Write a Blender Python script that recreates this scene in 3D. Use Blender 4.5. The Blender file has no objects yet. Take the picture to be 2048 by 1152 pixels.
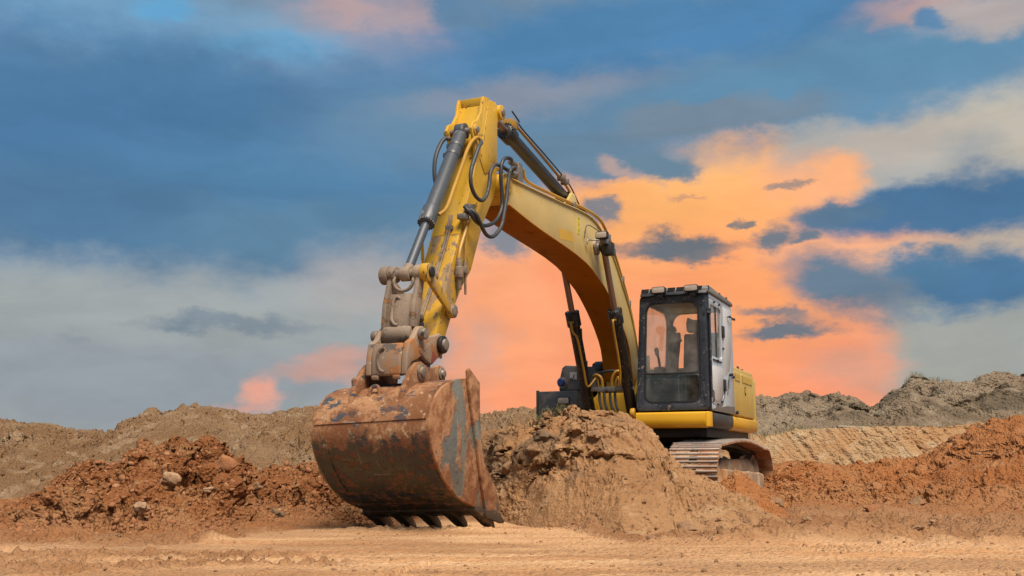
import bpy, bmesh, math, random
import numpy as np
from mathutils import Vector, Matrix

random.seed(7)
RNG = np.random.default_rng(11)
SC = bpy.context.scene
COL = SC.collection

# ------------------------------------------------------------------ camera, sky, sun, exposure
EXPO = 2.05
cam_d = bpy.data.cameras.new('camera')
cam_d.sensor_width = 36.0
cam_d.lens = 36.69
cam_d.clip_end = 3000
cam = bpy.data.objects.new('camera', cam_d)
COL.objects.link(cam)
CAM_H = 0.58
cam.location = (0, 0, CAM_H)
cam.rotation_euler = (math.radians(90 + 9.63), 0, 0)
SC.camera = cam

SUN_EL, SUN_AZ = 59.0, 158.0           # azimuth clockwise from +Y: high, behind the camera to the right
sun_d = bpy.data.lights.new('sun', 'SUN')
sun_d.energy = 1.5
sun_d.angle = math.radians(30)
sun_d.color = (1.0, 0.865, 0.71)
sun = bpy.data.objects.new('sun', sun_d)
COL.objects.link(sun)
_e, _a = math.radians(SUN_EL), math.radians(SUN_AZ)
sdir = Vector((math.sin(_a) * math.cos(_e), math.cos(_a) * math.cos(_e), math.sin(_e)))
sun.rotation_euler = sdir.to_track_quat('Z', 'Y').to_euler()

SC.view_settings.view_transform = 'Standard'
SC.view_settings.look = 'None'
SC.view_settings.exposure = EXPO
SC.view_settings.gamma = 1
SC.view_settings.use_curve_mapping = False
SC.render.engine = 'CYCLES'
SC.cycles.use_denoising = True
SC.cycles.max_bounces = 6
SC.cycles.transparent_max_bounces = 12


def lin(c):
    return tuple(((v / 255) / 12.92 if v / 255 <= 0.04045 else ((v / 255 + 0.055) / 1.055) ** 2.4) for v in c)


# every cloud: azimuth, elevation, half width, half height (degrees), tilt, edge softness, opacity, sRGB colour
CLOUDS = [
 (-21.47, 22.54, 13.11, 1.7, 0, 0.8, 0.7, (124, 170, 205)),
 (-13.21, 22.07, 4.4, 0.66, 8, 0.6, 0.8, (112, 170, 208)),
 (-20.23, 23.2, 1.54, 0.54, 0, 0.6, 0.8, (100, 170, 215)),
 (-7.63, 23.33, 4.85, 1.93, -12, 0.55, 0.85, (160, 155, 168)),
 (-9.36, 24.13, 1.99, 0.66, 0, 0.8, 0.65, (198, 165, 162)),
 (-5.05, 23.82, 1.73, 1.03, -30, 0.7, 0.5, (200, 165, 160)),
 (-19.11, 17.55, 19.41, 4.2, -3, 0.5, 0.95, (82, 127, 168)),
 (-19.75, 15.43, 15.61, 4.86, 0, 0.55, 0.9, (76, 120, 160)),
 (-20.83, 12.51, 13.78, 2.43, -3, 0.5, 0.9, (82, 122, 156)),
 (-10.66, 12.32, 8.14, 1.88, 3, 0.5, 0.85, (96, 134, 162)),
 (-10.5, 15.82, 8.24, 1.6, 0, 0.9, 0.4, (100, 150, 185)),
 (-19.29, 7.43, 17.28, 2.46, 0, 0.6, 0.8, (165, 170, 168)),
 (-7.32, 9.99, 3.84, 1.91, 0, 0.7, 0.7, (180, 172, 168)),
 (-21.53, 4.27, 14.25, 2.28, 0, 0.7, 0.8, (146, 156, 164)),
 (-14.98, 7.34, 4.13, 0.42, 0, 0.7, 0.75, (122, 138, 152)),
 (-17.66, 7.24, 0.88, 0.31, 0, 0.7, 0.7, (120, 138, 150)),
 (-23.08, 6.24, 0.93, 0.2, 0, 0.8, 0.5, (135, 148, 158)),
 (-10.44, 5.18, 2.53, 0.59, 12, 0.8, 0.75, (214, 158, 140)),
 (-13.48, 3.46, 0.78, 0.58, 0, 0.9, 0.85, (244, 168, 142)),
 (-14.03, 3.0, 1.29, 0.37, 10, 0.9, 0.6, (225, 165, 145)),
 (-19.92, 2.12, 0.63, 0.28, 30, 0.6, 0.9, (246, 160, 132)),
 (-15.08, 2.6, 0.36, 0.16, 0, 0.5, 0.9, (250, 160, 130)),
 (21.1, 16.07, 8.18, 3.04, 0, 0.5, 0.9, (178, 178, 174)),
 (25.75, 16.78, 2.78, 2.68, 0, 0.6, 0.9, (194, 186, 172)),
 (19.12, 16.78, 4.58, 1.53, 0, 0.7, 0.5, (202, 184, 166)),
 (22.17, 6.02, 6.15, 3.8, 0, 0.6, 0.85, (166, 168, 160)),
 (23.22, 11.29, 5.21, 1.51, 0, 0.5, 0.9, (196, 178, 160)),
 (9.92, 13.16, 7.92, 4.04, 0, 0.36, 1, (255, 180, 118)),
 (11.96, 16.81, 3.54, 2.11, 10, 0.36, 1, (255, 186, 122)),
 (8.68, 17.99, 1.06, 0.58, 20, 0.45, 0.9, (255, 176, 120)),
 (16.43, 14.93, 3.13, 1.57, -10, 0.35, 1, (252, 180, 130)),
 (6.26, 8.92, 9.06, 6.55, 25, 0.36, 1, (255, 172, 112)),
 (1.54, 6.22, 5.51, 5.47, 0, 0.35, 1, (252, 160, 116)),
 (-1.23, 10.61, 2.51, 2.2, 0, 0.5, 0.9, (255, 176, 130)),
 (-0.66, 7.87, 2.49, 3.29, 0, 0.5, 0.9, (253, 168, 122)),
 (11.32, 6.11, 6.63, 4.83, 0, 0.4, 1, (255, 160, 112)),
 (14.58, 8.95, 4.95, 2.66, 0, 0.5, 0.8, (255, 168, 108)),
 (17.49, 5.42, 2.5, 2.08, 0, 0.6, 0.95, (246, 158, 120)),
 (18.31, 11.4, 4.3, 0.99, 0, 0.6, 0.9, (250, 176, 132)),
 (17.14, 3.35, 2.5, 0.83, -18, 0.4, 1, (255, 160, 120)),
 (9.18, 15.88, 3.32, 1.61, 0, 0.8, 0.6, (255, 194, 122)),
 (7.46, 13.79, 5.55, 1.08, 0, 0.9, 0.6, (255, 184, 112)),
 (-2.04, 6.22, 1.1, 1.64, 0, 0.8, 0.6, (208, 168, 152)),
 (17.71, 4.76, 1.5, 1.56, 0, 0.8, 0.6, (205, 160, 140)),
 (2.46, 18.89, 13.44, 3.34, 2, 0.35, 0.97, (104, 138, 166)),
 (7.96, 23.05, 15.95, 2.06, 4, 0.45, 0.95, (80, 132, 176)),
 (4.71, 16.62, 5.08, 1.4, -4, 0.3, 0.97, (104, 134, 158)),
 (8.49, 16.13, 1.72, 0.64, 0, 0.4, 0.95, (104, 132, 152)),
 (1.03, 20.1, 6.9, 0.9, 6, 0.8, 0.7, (146, 150, 164)),
 (19.29, 19.82, 11.81, 2.13, 3, 0.45, 0.95, (98, 142, 174)),
 (12.02, 18.49, 6.03, 0.94, 3, 0.35, 0.95, (118, 138, 156)),
 (6.39, 15.85, 1.12, 0.54, -30, 0.6, 0.8, (190, 160, 150)),
 (22.06, 22.99, 2.76, 0.67, 0, 0.8, 0.6, (222, 172, 150)),
 (25.69, 22.13, 2.84, 0.9, 0, 0.7, 0.75, (196, 178, 168)),
 (22.77, 22.3, 0.84, 0.48, -20, 0.5, 0.9, (88, 136, 176)),
 (24.43, 14.95, 1.3, 1.49, 0, 0.7, 0.6, (152, 160, 168)),
 (16.65, 16.74, 2.09, 1.04, 20, 0.6, 0.7, (168, 168, 166)),
 (22.86, 12.97, 6.47, 1.46, 4, 0.42, 0.98, (74, 116, 154)),
 (18.39, 12.9, 2.28, 0.73, 4, 0.4, 0.95, (92, 122, 148)),
 (24.49, 9.18, 4.39, 1.45, 0, 0.45, 0.97, (76, 120, 158)),
 (21.92, 9.74, 2.16, 0.87, 0, 0.5, 0.9, (84, 126, 160)),
 (17.68, 9.21, 3.29, 1.31, -14, 0.55, 0.97, (98, 126, 148)),
 (14.51, 7.22, 1.81, 0.4, 6, 0.5, 0.95, (104, 122, 136)),
 (14.02, 8.04, 1.57, 0.37, -8, 0.6, 0.85, (120, 128, 138)),
 (8.93, 11.85, 3.56, 0.54, -3, 0.5, 0.98, (104, 114, 124)),
 (7.7, 12.37, 0.99, 0.49, 0, 0.7, 0.95, (106, 116, 126)),
 (10.55, 11.3, 1.35, 0.32, 0, 0.8, 0.9, (110, 118, 126)),
 (14.32, 12.02, 1.16, 0.69, -10, 0.5, 0.95, (106, 122, 136)),
 (16.4, 11.78, 0.93, 0.37, 0, 0.5, 0.95, (106, 124, 140)),
 (14.97, 14.82, 1.16, 0.24, 0, 0.5, 0.85, (150, 136, 130)),
 (12.63, 13.1, 0.4, 0.21, 0, 0.5, 0.9, (120, 122, 126)),
 (9.69, 14.6, 0.69, 0.13, 0, 0.6, 0.7, (200, 150, 125)),
 (4.53, 13.72, 1.12, 0.54, -10, 0.5, 0.95, (126, 132, 142)),
 (-0.17, 12.32, 1.4, 0.99, -20, 0.5, 0.95, (128, 138, 150)),
 (16.4, 3.75, 1.51, 0.78, 0, 0.9, 0.3, (255, 150, 110)),
]


world = bpy.data.worlds.new('World')
SC.world = world
world.use_nodes = True


def build_sky():
    nt = world.node_tree
    nt.nodes.clear()
    N = nt.nodes.new
    L = nt.links.new

    def math_(op, a, b=None, c=None):
        n = N('ShaderNodeMath'); n.operation = op
        for i, v in enumerate((a, b, c)):
            if v is None: continue
            if isinstance(v, (int, float)): n.inputs[i].default_value = v
            else: L(v, n.inputs[i])
        return n.outputs[0]

    def vmath(op, a, b=None, scale=None):
        n = N('ShaderNodeVectorMath'); n.operation = op
        for i, v in enumerate((a, b)):
            if v is None: continue
            if isinstance(v, tuple): n.inputs[i].default_value = v
            else: L(v, n.inputs[i])
        if scale is not None: n.inputs['Scale'].default_value = scale
        return n

    def mix(f, a, b):
        n = N('ShaderNodeMix'); n.data_type = 'RGBA'
        if isinstance(f, (int, float)): n.inputs[0].default_value = f
        else: L(f, n.inputs[0])
        for i, v in ((6, a), (7, b)):
            if isinstance(v, tuple): n.inputs[i].default_value = (*v, 1)
            else: L(v, n.inputs[i])
        return n.outputs[2]

    def smooth(v, lo, hi, t0=0.0, t1=1.0):
        n = N('ShaderNodeMapRange'); n.interpolation_type = 'SMOOTHSTEP'
        L(v, n.inputs[0])
        n.inputs[1].default_value = lo; n.inputs[2].default_value = hi
        n.inputs[3].default_value = t0; n.inputs[4].default_value = t1
        return n.outputs[0]

    def noise(vec, scale, detail, rough=.5, dist=0.0):
        n = N('ShaderNodeTexNoise')
        n.inputs['Scale'].default_value = scale; n.inputs['Detail'].default_value = detail
        n.inputs['Roughness'].default_value = rough; n.inputs['Distortion'].default_value = dist
        L(vec, n.inputs['Vector'])
        return n

    tc = N('ShaderNodeTexCoord')
    d = tc.outputs['Generated']
    sep = N('ShaderNodeSeparateXYZ'); L(d, sep.inputs[0])
    az = math_('MULTIPLY', math_('ARCTAN2', sep.outputs[0], sep.outputs[1]), 57.29578)
    el = math_('MULTIPLY', math_('ARCSINE', sep.outputs[2]), 57.29578)
    comb = N('ShaderNodeCombineXYZ'); L(az, comb.inputs[0]); L(el, comb.inputs[1])
    pos = comb.outputs[0]
    # billowing edges: the layout is pushed about by layered noise, finer along the vertical
    st = vmath('MULTIPLY', d, (1.0, 1.0, 1.9)).outputs[0]
    w1 = noise(st, 5.5, 2, .5)
    w2 = noise(st, 17, 7, .64)
    o1 = vmath('MULTIPLY', vmath('SUBTRACT', w1.outputs['Color'], (.5, .5, .5)).outputs[0], (4.0, 2.0, 0)).outputs[0]
    o2 = vmath('MULTIPLY', vmath('SUBTRACT', w2.outputs['Color'], (.5, .5, .5)).outputs[0], (4.4, 3.0, 0)).outputs[0]
    warp = vmath('ADD', vmath('ADD', pos, o1).outputs[0], o2).outputs[0]
    sky = N('ShaderNodeTexSky'); sky.sky_type = 'NISHITA'
    sky.sun_disc = False
    sky.sun_elevation = math.radians(SUN_EL)
    sky.sun_rotation = math.radians(SUN_AZ)
    clear = vmath('SCALE', sky.outputs[0], scale=0.045).outputs[0]
    haze_f = smooth(el, 2, 42, .96, .35)
    hz = mix(smooth(el, 1, 16), lin((158, 162, 162)), lin((150, 172, 188)))
    col = mix(haze_f, clear, hz)
    # cloud cover that goes on all round
    cn = noise(vmath('MULTIPLY', d, (1.0, 1.0, 2.6)).outputs[0], 2.3, 5, .52, .25)
    cm = smooth(cn.outputs[0], .42, .60)
    up = smooth(el, 5, 20)
    col = mix(math_('MULTIPLY', math_('MULTIPLY', cm, up), .85), col, lin((92, 134, 170)))
    lit = smooth(noise(vmath('MULTIPLY', d, (1.0, 1.0, 2.2)).outputs[0], 3.1, 4, .5).outputs[0], .56, .72)
    col = mix(math_('MULTIPLY', math_('MULTIPLY', lit, up), .55), col, lin((200, 182, 176)))
    for (a, e, rx, ry, rot, soft, alpha, c) in CLOUDS:
        m = N('ShaderNodeMapping'); m.vector_type = 'TEXTURE'
        m.inputs['Location'].default_value = (a, e, 0)
        m.inputs['Rotation'].default_value = (0, 0, math.radians(rot))
        m.inputs['Scale'].default_value = (rx, ry, 1)
        L(warp, m.inputs[0])
        ln = vmath('LENGTH', m.outputs[0]).outputs['Value']
        mask = smooth(ln, 1 + soft, max(.02, 1 - soft), 0.0, alpha)
        col = mix(mask, col, lin(c))
    # faint streaks of tone inside the clouds
    tn = noise(vmath('MULTIPLY', d, (1.0, 1.0, 3.0)).outputs[0], 9, 6, .6, .4)
    hsv = N('ShaderNodeHueSaturation')
    L(col, hsv.inputs['Color'])
    L(smooth(tn.outputs[0], .3, .7, .93, 1.06), hsv.inputs['Value'])
    bg = N('ShaderNodeBackground')
    out = N('ShaderNodeOutputWorld')
    fin = vmath('SCALE', hsv.outputs[0], scale=10.0 / 2 ** EXPO).outputs[0]
    L(fin, bg.inputs['Color'])
    bg.inputs['Strength'].default_value = 0.1
    L(bg.outputs[0], out.inputs[0])


build_sky()
world.cycles.sampling_method = 'MANUAL'
world.cycles.sample_map_resolution = 256


# ------------------------------------------------------------------ materials
class NT:
    def __init__(s, name):
        s.m = bpy.data.materials.new(name)
        s.m.use_nodes = True
        s.t = s.m.node_tree
        s.b = s.t.nodes['Principled BSDF']
        s.coord = s.t.nodes.new('ShaderNodeTexCoord')

    def n(s, typ, **kw):
        nd = s.t.nodes.new(typ)
        for k, v in kw.items(): setattr(nd, k, v)
        return nd

    def l(s, a, b): s.t.links.new(a, b)

    def noise(s, scale, detail=4, rough=.55, vec=None, dist=0):
        nd = s.n('ShaderNodeTexNoise')
        nd.inputs['Scale'].default_value = scale
        nd.inputs['Detail'].default_value = detail
        nd.inputs['Roughness'].default_value = rough
        nd.inputs['Distortion'].default_value = dist
        s.l(vec if vec is not None else s.coord.outputs['Object'], nd.inputs['Vector'])
        return nd.outputs['Fac']

    def ss(s, v, lo, hi, a=0., b=1.):
        nd = s.n('ShaderNodeMapRange', interpolation_type='SMOOTHSTEP')
        s.l(v, nd.inputs[0])
        for i, q in enumerate((lo, hi, a, b)): nd.inputs[i + 1].default_value = q
        return nd.outputs[0]

    def mix(s, f, a, b, mode='MIX'):
        nd = s.n('ShaderNodeMix', data_type='RGBA', blend_type=mode)
        for i, v in ((0, f), (6, a), (7, b)):
            if isinstance(v, (int, float)): nd.inputs[i].default_value = v
            elif isinstance(v, tuple): nd.inputs[i].default_value = (*v, 1)
            else: s.l(v, nd.inputs[i])
        return nd.outputs[2]

    def mathn(s, op, a, b):
        nd = s.n('ShaderNodeMath', operation=op)
        for i, v in enumerate((a, b)):
            if isinstance(v, (int, float)): nd.inputs[i].default_value = v
            else: s.l(v, nd.inputs[i])
        return nd.outputs[0]

    def scaled(s, sx, sy, sz, off=None):
        nd = s.n('ShaderNodeVectorMath', operation='MULTIPLY')
        s.l(s.coord.outputs['Object'], nd.inputs[0]); nd.inputs[1].default_value = (sx, sy, sz)
        return nd.outputs[0]

    def bump(s, h, strength, dist=.01):
        nd = s.n('ShaderNodeBump')
        nd.inputs['Strength'].default_value = strength
        nd.inputs['Distance'].default_value = dist
        s.l(h, nd.inputs['Height'])
        s.l(nd.outputs[0], s.b.inputs['Normal'])

    def set(s, **kw):
        for k, v in kw.items():
            k = k.replace('_', ' ')
            if isinstance(v, (int, float)): s.b.inputs[k].default_value = v
            elif isinstance(v, tuple): s.b.inputs[k].default_value = (*v, 1)
            else: s.l(v, s.b.inputs[k])


ALB = .80      # paints and soils are a little darker than their first estimates


def weather(name, base, rough=.5, metal=0., layers=(), speck=None, var=.12, bump=.15, bscale=60, spec=.5, rnd=False):
    """paint or metal worn by layers of dirt, rust and chips; layer = (colour, scale, threshold, softness[, stretch])"""
    t = NT(name)
    vec = t.coord.outputs['Object']
    if rnd:
        oi = t.n('ShaderNodeObjectInfo')
        vm = t.n('ShaderNodeVectorMath', operation='MULTIPLY_ADD')
        t.l(oi.outputs['Random'], vm.inputs[0]); vm.inputs[1].default_value = (37, 19, 53)
        t.l(vec, vm.inputs[2]); vec = vm.outputs[0]
    v = t.ss(t.noise(1.7, 3, .5, vec), .3, .7, 1 - var, 1 + var)
    comb = t.n('ShaderNodeCombineColor')
    for i in range(3): t.l(v, comb.inputs[i])
    col = t.mix(1.0, base, comb.outputs[0], 'MULTIPLY')
    rg = None
    for ly in layers:
        c, sc, th, so = ly[:4]
        vv = vec
        if len(ly) > 4:
            nd = t.n('ShaderNodeVectorMath', operation='MULTIPLY')
            t.l(vec, nd.inputs[0]); nd.inputs[1].default_value = ly[4]; vv = nd.outputs[0]
        m = t.ss(t.noise(sc, 7, .62, vv, .3), th, th + so)
        if len(ly) > 5: m = t.mathn('MULTIPLY', m, ly[5])
        col = t.mix(m, col, c)
        rg = m if rg is None else t.mathn('MAXIMUM', rg, m)
    if speck:
        c, sc, rad, dens = speck
        vo = t.n('ShaderNodeTexVoronoi'); vo.inputs['Scale'].default_value = sc
        t.l(vec, vo.inputs['Vector'])
        m1 = t.ss(vo.outputs['Distance'], rad, rad * .5)
        m2 = t.ss(t.noise(3.2, 3, .6, vec), dens, dens + .12)
        col = t.mix(t.mathn('MULTIPLY', t.mathn('MULTIPLY', m1, m2), .85), col, c)
    t.set(Base_Color=t.mix(1.0, col, (ALB, ALB, ALB), 'MULTIPLY'), Metallic=metal)
    t.b.inputs['Specular IOR Level'].default_value = spec
    if rg is not None:
        r = t.ss(rg, 0, 1, rough, max(rough, .85))
        t.l(r, t.b.inputs['Roughness'])
        if metal:
            t.l(t.ss(rg, 0, 1, metal, 0), t.b.inputs['Metallic'])
    else:
        t.set(Roughness=rough)
    t.bump(t.noise(bscale, 5, .6, vec), bump, .004)
    return t.m


MUD = (.30, .20, .125)
DUST = (.36, .26, .17)
RUST = (.17, .060, .022)
M = {}
M['boom_paint'] = weather('faded_boom_paint', (.66, .47, .165), .42, 0,
                          [((.58, .34, .05), 1.1, .56, .12, (1, 1, 1.3), .8), (DUST, 2.3, .60, .2, (1, 1, .5), .45), ((.33, .21, .07), 7, .66, .05, (1, 1, .5), .7), (RUST, 22, .72, .03)], var=.06, bump=.05)
M['arm_paint'] = weather('scuffed_arm_paint', (.74, .42, .025), .42, 0,
                         [((.56, .36, .07), 1.4, .52, .14, (1, 1, 1), .6), (DUST, 3.2, .60, .16, (1.6, 1, .35), .7), ((.16, .10, .05), 5, .61, .05, (1, 1, .6), .8), ((.05, .04, .03), 9, .66, .04, (1.5, 1, .5), .8), (RUST, 19, .64, .03)], var=.1, bump=.1)
M['arm_low'] = weather('mud_scraped_arm_paint', (.60, .34, .025), .45, 0,
                       [(MUD, 4.5, .50, .06, (1.5, 1, .5), .85), ((.20, .15, .10), 13, .57, .04, (1, 1, .6)), (RUST, 24, .64, .03)], var=.1, bump=.15)
M['body_paint'] = weather('yellow_body_paint', (.80, .425, .018), .35, 0,
                          [((.58, .36, .08), 2.0, .58, .2, (1, 1, 1), .6), (MUD, 9, .66, .06, (1, 1, .7), .7), (RUST, 30, .72, .03)], var=.05, bump=.04)
M['hood_paint'] = weather('faded_hood_paint', (.66, .44, .09), .38, 0,
                          [((.60, .36, .04), 3, .55, .15, (1, 2.5, .3), .7), (MUD, 12, .70, .05, (1, 1, .7), .6)], var=.05, bump=.04)
M['under_shade_paint'] = weather('shade_toned_boom_paint', (.38, .128, .004), .65, 0, [((.28, .10, .006), 3, .52, .15), (RUST, 20, .68, .04)], var=.06, bump=.05, spec=.1)  # boom underside: its shade is put into a darker, deeper orange colour
M['pipe_paint'] = weather('ochre_pipe_paint', (.52, .27, .022), .45, 0, [(MUD, 9, .60, .1), (RUST, 25, .66, .05)], bump=.06)
M['black'] = weather('black_cylinder_paint', (.011, .012, .014), .42, 0, [((.08, .07, .06), 6, .64, .1, (1, 1, .6), .5)], ((.50, .45, .39), 36, .26, .46), var=.2, bump=.1)
M['slate'] = weather('slate_cylinder_paint', (.075, .085, .10), .42, 0, [((.30, .28, .26), 11, .61, .05, (1.3, 1, .5), .7), ((.19, .12, .08), 5, .64, .06)], var=.15, bump=.1)
M['armcyl'] = weather('charcoal_cylinder_paint', (.022, .022, .024), .38, 0, [((.07, .06, .05), 7, .64, .1)], var=.15, bump=.06)
M['chrome'] = weather('sky_toned_chrome_rod', (.09, .105, .125), .5, .3, (), var=.03, bump=.02)  # sky-like grey put into the rod's colour in place of its reflection
M['dullrod'] = weather('dusty_steel_rod', (.34, .23, .18), .33, .75, [((.26, .16, .11), 5, .55, .2, (1, 1, .4), .7)], var=.05, bump=.03)
M['hose'] = weather('black_rubber_hose', (.035, .036, .040), .5, 0, [((.20, .18, .16), 9, .62, .12, (1, 1, 1), .6)], bump=.2, bscale=120)
M['hosegrey'] = weather('grey_braided_hose', (.055, .056, .06), .55, 0, [((.03, .03, .03), 14, .56, .1)], bump=.2, bscale=150)
M['steel'] = weather('grimy_fitting_steel', (.28, .26, .24), .45, .6, [(MUD, 12, .52, .1), (RUST, 20, .62, .05)], bump=.1)
M['linksteel'] = weather('mud_coated_link_steel', (.25, .185, .135), .72, 0, [((.38, .28, .19), 4, .48, .16), ((.075, .058, .046), 6, .57, .06), ((.30, .15, .06), 6, .60, .06), ((.46, .39, .31), 23, .64, .05)], var=.25, bump=.9, bscale=45)
M['couplersteel'] = weather('rust_stained_coupler_steel', (.34, .235, .16), .75, 0, [((.40, .17, .06), 4, .50, .08), ((.11, .09, .08), 7, .57, .06), ((.55, .46, .36), 15, .62, .05), ((.34, .08, .055), 2.2, .62, .05)], var=.15, bump=.6, bscale=40)
M['pinsteel'] = weather('worn_pin_steel', (.30, .25, .21), .5, .5, [(MUD, 14, .5, .1), ((.05, .04, .035), 9, .62, .06)], bump=.2)
M['dark'] = weather('oily_dark_steel', (.016, .015, .014), .55, 0, [((.09, .065, .045), 8, .60, .1)], bump=.2)
M['boxgrey'] = weather('muddy_charcoal_panel', (.070, .073, .080), .5, 0, [((.20, .18, .16), 3, .48, .16, (1, 1, .7), .8), ((.24, .21, .17), 14, .63, .06)], ((.40, .36, .32), 40, .26, .48), var=.2, bump=.15)
M['cabframe'] = weather('mud_splashed_cab_frame', (.026, .031, .042), .40, 0, [((.24, .21, .175), 9, .61, .06), ((.06, .068, .085), 2, .5, .2)], ((.60, .54, .46), 34, .26, .44), var=.15, bump=.1)
M['cabsilver'] = weather('silver_cab_paint', (.52, .56, .61), .35, .1, [((.30, .29, .28), 2, .55, .2, (1, 1, .6), .6)], var=.05, bump=.03)
M['cabpale'] = weather('pale_grey_cab_panel', (.68, .66, .65), .32, 0, [((.40, .38, .36), 1.6, .5, .2, (1, 1, .5), .5)], var=.04, bump=.03)
M['cabstripe'] = weather('brown_stripe_paint', (.17, .145, .125), .4, 0, (), var=.06, bump=.03)
M['roofgrey'] = weather('dusty_roof_paint', (.20, .185, .17), .5, 0, [((.30, .26, .21), 6, .52, .15)], ((.5, .45, .38), 42, .26, .5), var=.1, bump=.1)
M['skirtgrey'] = weather('scuffed_charcoal_skirt', (.045, .043, .043), .55, 0, [((.15, .12, .10), 9, .56, .1), ((.22, .18, .15), 26, .64, .05)], var=.15, bump=.15)
M['interior'] = weather('cab_trim_grey', (.34, .32, .30), .6, 0, [((.25, .24, .22), 4, .55, .15)], bump=.1)
M['interiordark'] = weather('cab_trim_black', (.018, .018, .02), .55, 0, (), bump=.1)
M['seat'] = weather('slate_seat_cloth', (.32, .325, .36), .85, 0, (), var=.08, bump=.3, bscale=200)
M['lens'] = weather('frosted_lamp_lens', (.42, .36, .31), .25, 0, [((.55, .47, .38), 14, .5, .2)], bump=.1)
M['bluecap'] = weather('blue_plastic_cap', (.020, .045, .22), .4, 0, [(DUST, 20, .62, .1)], bump=.05)
M['mudcake'] = weather('caked_track_mud', (.34, .215, .13), .95, 0, [((.46, .36, .26), 3, .5, .12), ((.15, .085, .045), 9, .6, .06), ((.45, .24, .11), 2.2, .56, .12)], var=.2, bump=1.0, bscale=24)
M['shoe'] = weather('rusty_track_plate', (.36, .155, .062), .8, 0, [((.45, .29, .175), 5, .47, .12), ((.10, .05, .03), 11, .62, .06)], var=.2, bump=.3, rnd=True)
M['shoeedge'] = weather('polished_grouser_steel', (.62, .55, .49), .42, .35, [((.33, .17, .09), 14, .58, .08), ((.46, .36, .26), 30, .60, .06)], var=.1, bump=.15, rnd=True)
M['tooth'] = weather('muddy_worn_tooth', (.075, .055, .04), .6, .2, [((.20, .11, .055), 9, .55, .08), ((.34, .31, .28), 13, .64, .05)], bump=.3)
M['decal'] = weather('yellow_decal', (.75, .62, .02), .45, 0, (), var=.03, bump=.01)
M['ink'] = weather('black_print', (.02, .02, .015), .5, 0, (), var=.02, bump=.01)
M['paper'] = weather('pale_label_sky_gap', (.55, .52, .48), .6, 0, [((.4, .36, .32), 30, .55, .1)], bump=.02)
M['timber'] = weather('bleached_timber', (.46, .41, .34), .8, 0, [((.28, .23, .18), 10, .55, .1, (.2, 1, 1))], bump=.4)


def bucket_mat():
    t = NT('rust_mud_bucket_steel')
    ob = t.coord.outputs['Object']
    sep = t.n('ShaderNodeSeparateXYZ'); t.l(ob, sep.inputs[0])
    n1 = t.noise(3.6, 9, .70, dist=.3)
    n2 = t.noise(10, 9, .70, dist=.2)
    n3 = t.noise(1.3, 4, .5)
    steel = t.mix(t.ss(n3, .35, .65), (.060, .066, .070), (.125, .112, .072))
    # dried mud clings to the upper shell, scoured off lower down
    hi = t.ss(sep.outputs[2], .70, .98, -.10, .17)
    mud_m = t.ss(t.mathn('ADD', n1, hi), .49, .56)
    mudc = t.mix(t.ss(t.noise(5, 6, .6), .38, .62), (.22, .088, .032), (.43, .225, .11))
    mudc = t.mix(t.ss(t.noise(16, 6, .65), .56, .66), mudc, (.52, .36, .22))
    col = t.mix(mud_m, steel, mudc)
    pat = t.mathn('MULTIPLY', t.ss(t.noise(5.5, 6, .6, t.scaled(.8, 1, 1.5), .2), .565, .60), t.ss(sep.outputs[2], .9, .98))
    col = t.mix(pat, col, (.055, .065, .082))
    rust_m = t.ss(n2, .50, .58)
    col = t.mix(t.mathn('MULTIPLY', rust_m, .75), col, (.20, .070, .026))
    scr = t.ss(t.noise(9, 5, .6, t.scaled(.25, 2.2, 2.2)), .66, .70)
    col = t.mix(t.mathn('MULTIPLY', scr, .6), col, (.34, .32, .29))
    sc2 = t.ss(t.noise(8, 4, .6, t.scaled(5, .35, .35)), .62, .68)
    col = t.mix(t.mathn('MULTIPLY', sc2, t.ss(sep.outputs[2], 1.0, .6, 0, .45)), col, (.24, .21, .17))
    t.set(Base_Color=t.mix(1.0, col, (ALB, ALB, ALB), 'MULTIPLY'))
    rg = t.mathn('MAXIMUM', mud_m, rust_m)
    t.l(t.ss(rg, 0, 1, .38, .9), t.b.inputs['Roughness'])
    t.l(t.ss(rg, 0, 1, .45, 0), t.b.inputs['Metallic'])
    h = t.mathn('ADD', t.mathn('MULTIPLY', rg, .6), t.mathn('MULTIPLY', t.noise(40, 6, .65), .5))
    t.bump(h, .7, .012)
    return t.m


M['bucket'] = bucket_mat()


def side_mat():
    t = NT('scoured_bucket_side_steel')
    n1 = t.noise(2.1, 8, .6, t.scaled(1, 1.3, .75), .5)
    n2 = t.noise(9, 7, .62)
    steel = t.mix(t.ss(t.noise(2.5, 4, .5), .4, .6), (.19, .205, .20), (.30, .285, .235))
    m = t.ss(n1, .41, .46)
    mudc = t.mix(t.ss(n2, .4, .6), (.24, .095, .036), (.42, .21, .10))
    col = t.mix(m, steel, mudc)
    col = t.mix(t.ss(t.noise(14, 6, .6), .62, .68, 0, .8), col, (.12, .045, .018))
    t.set(Base_Color=t.mix(1.0, col, (ALB, ALB, ALB), 'MULTIPLY'))
    t.l(t.ss(m, 0, 1, .4, .9), t.b.inputs['Roughness'])
    t.l(t.ss(m, 0, 1, .4, 0), t.b.inputs['Metallic'])
    t.bump(t.mathn('ADD', m, t.noise(34, 6, .6)), .6, .012)
    return t.m


M['bucketside'] = side_mat()


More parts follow.
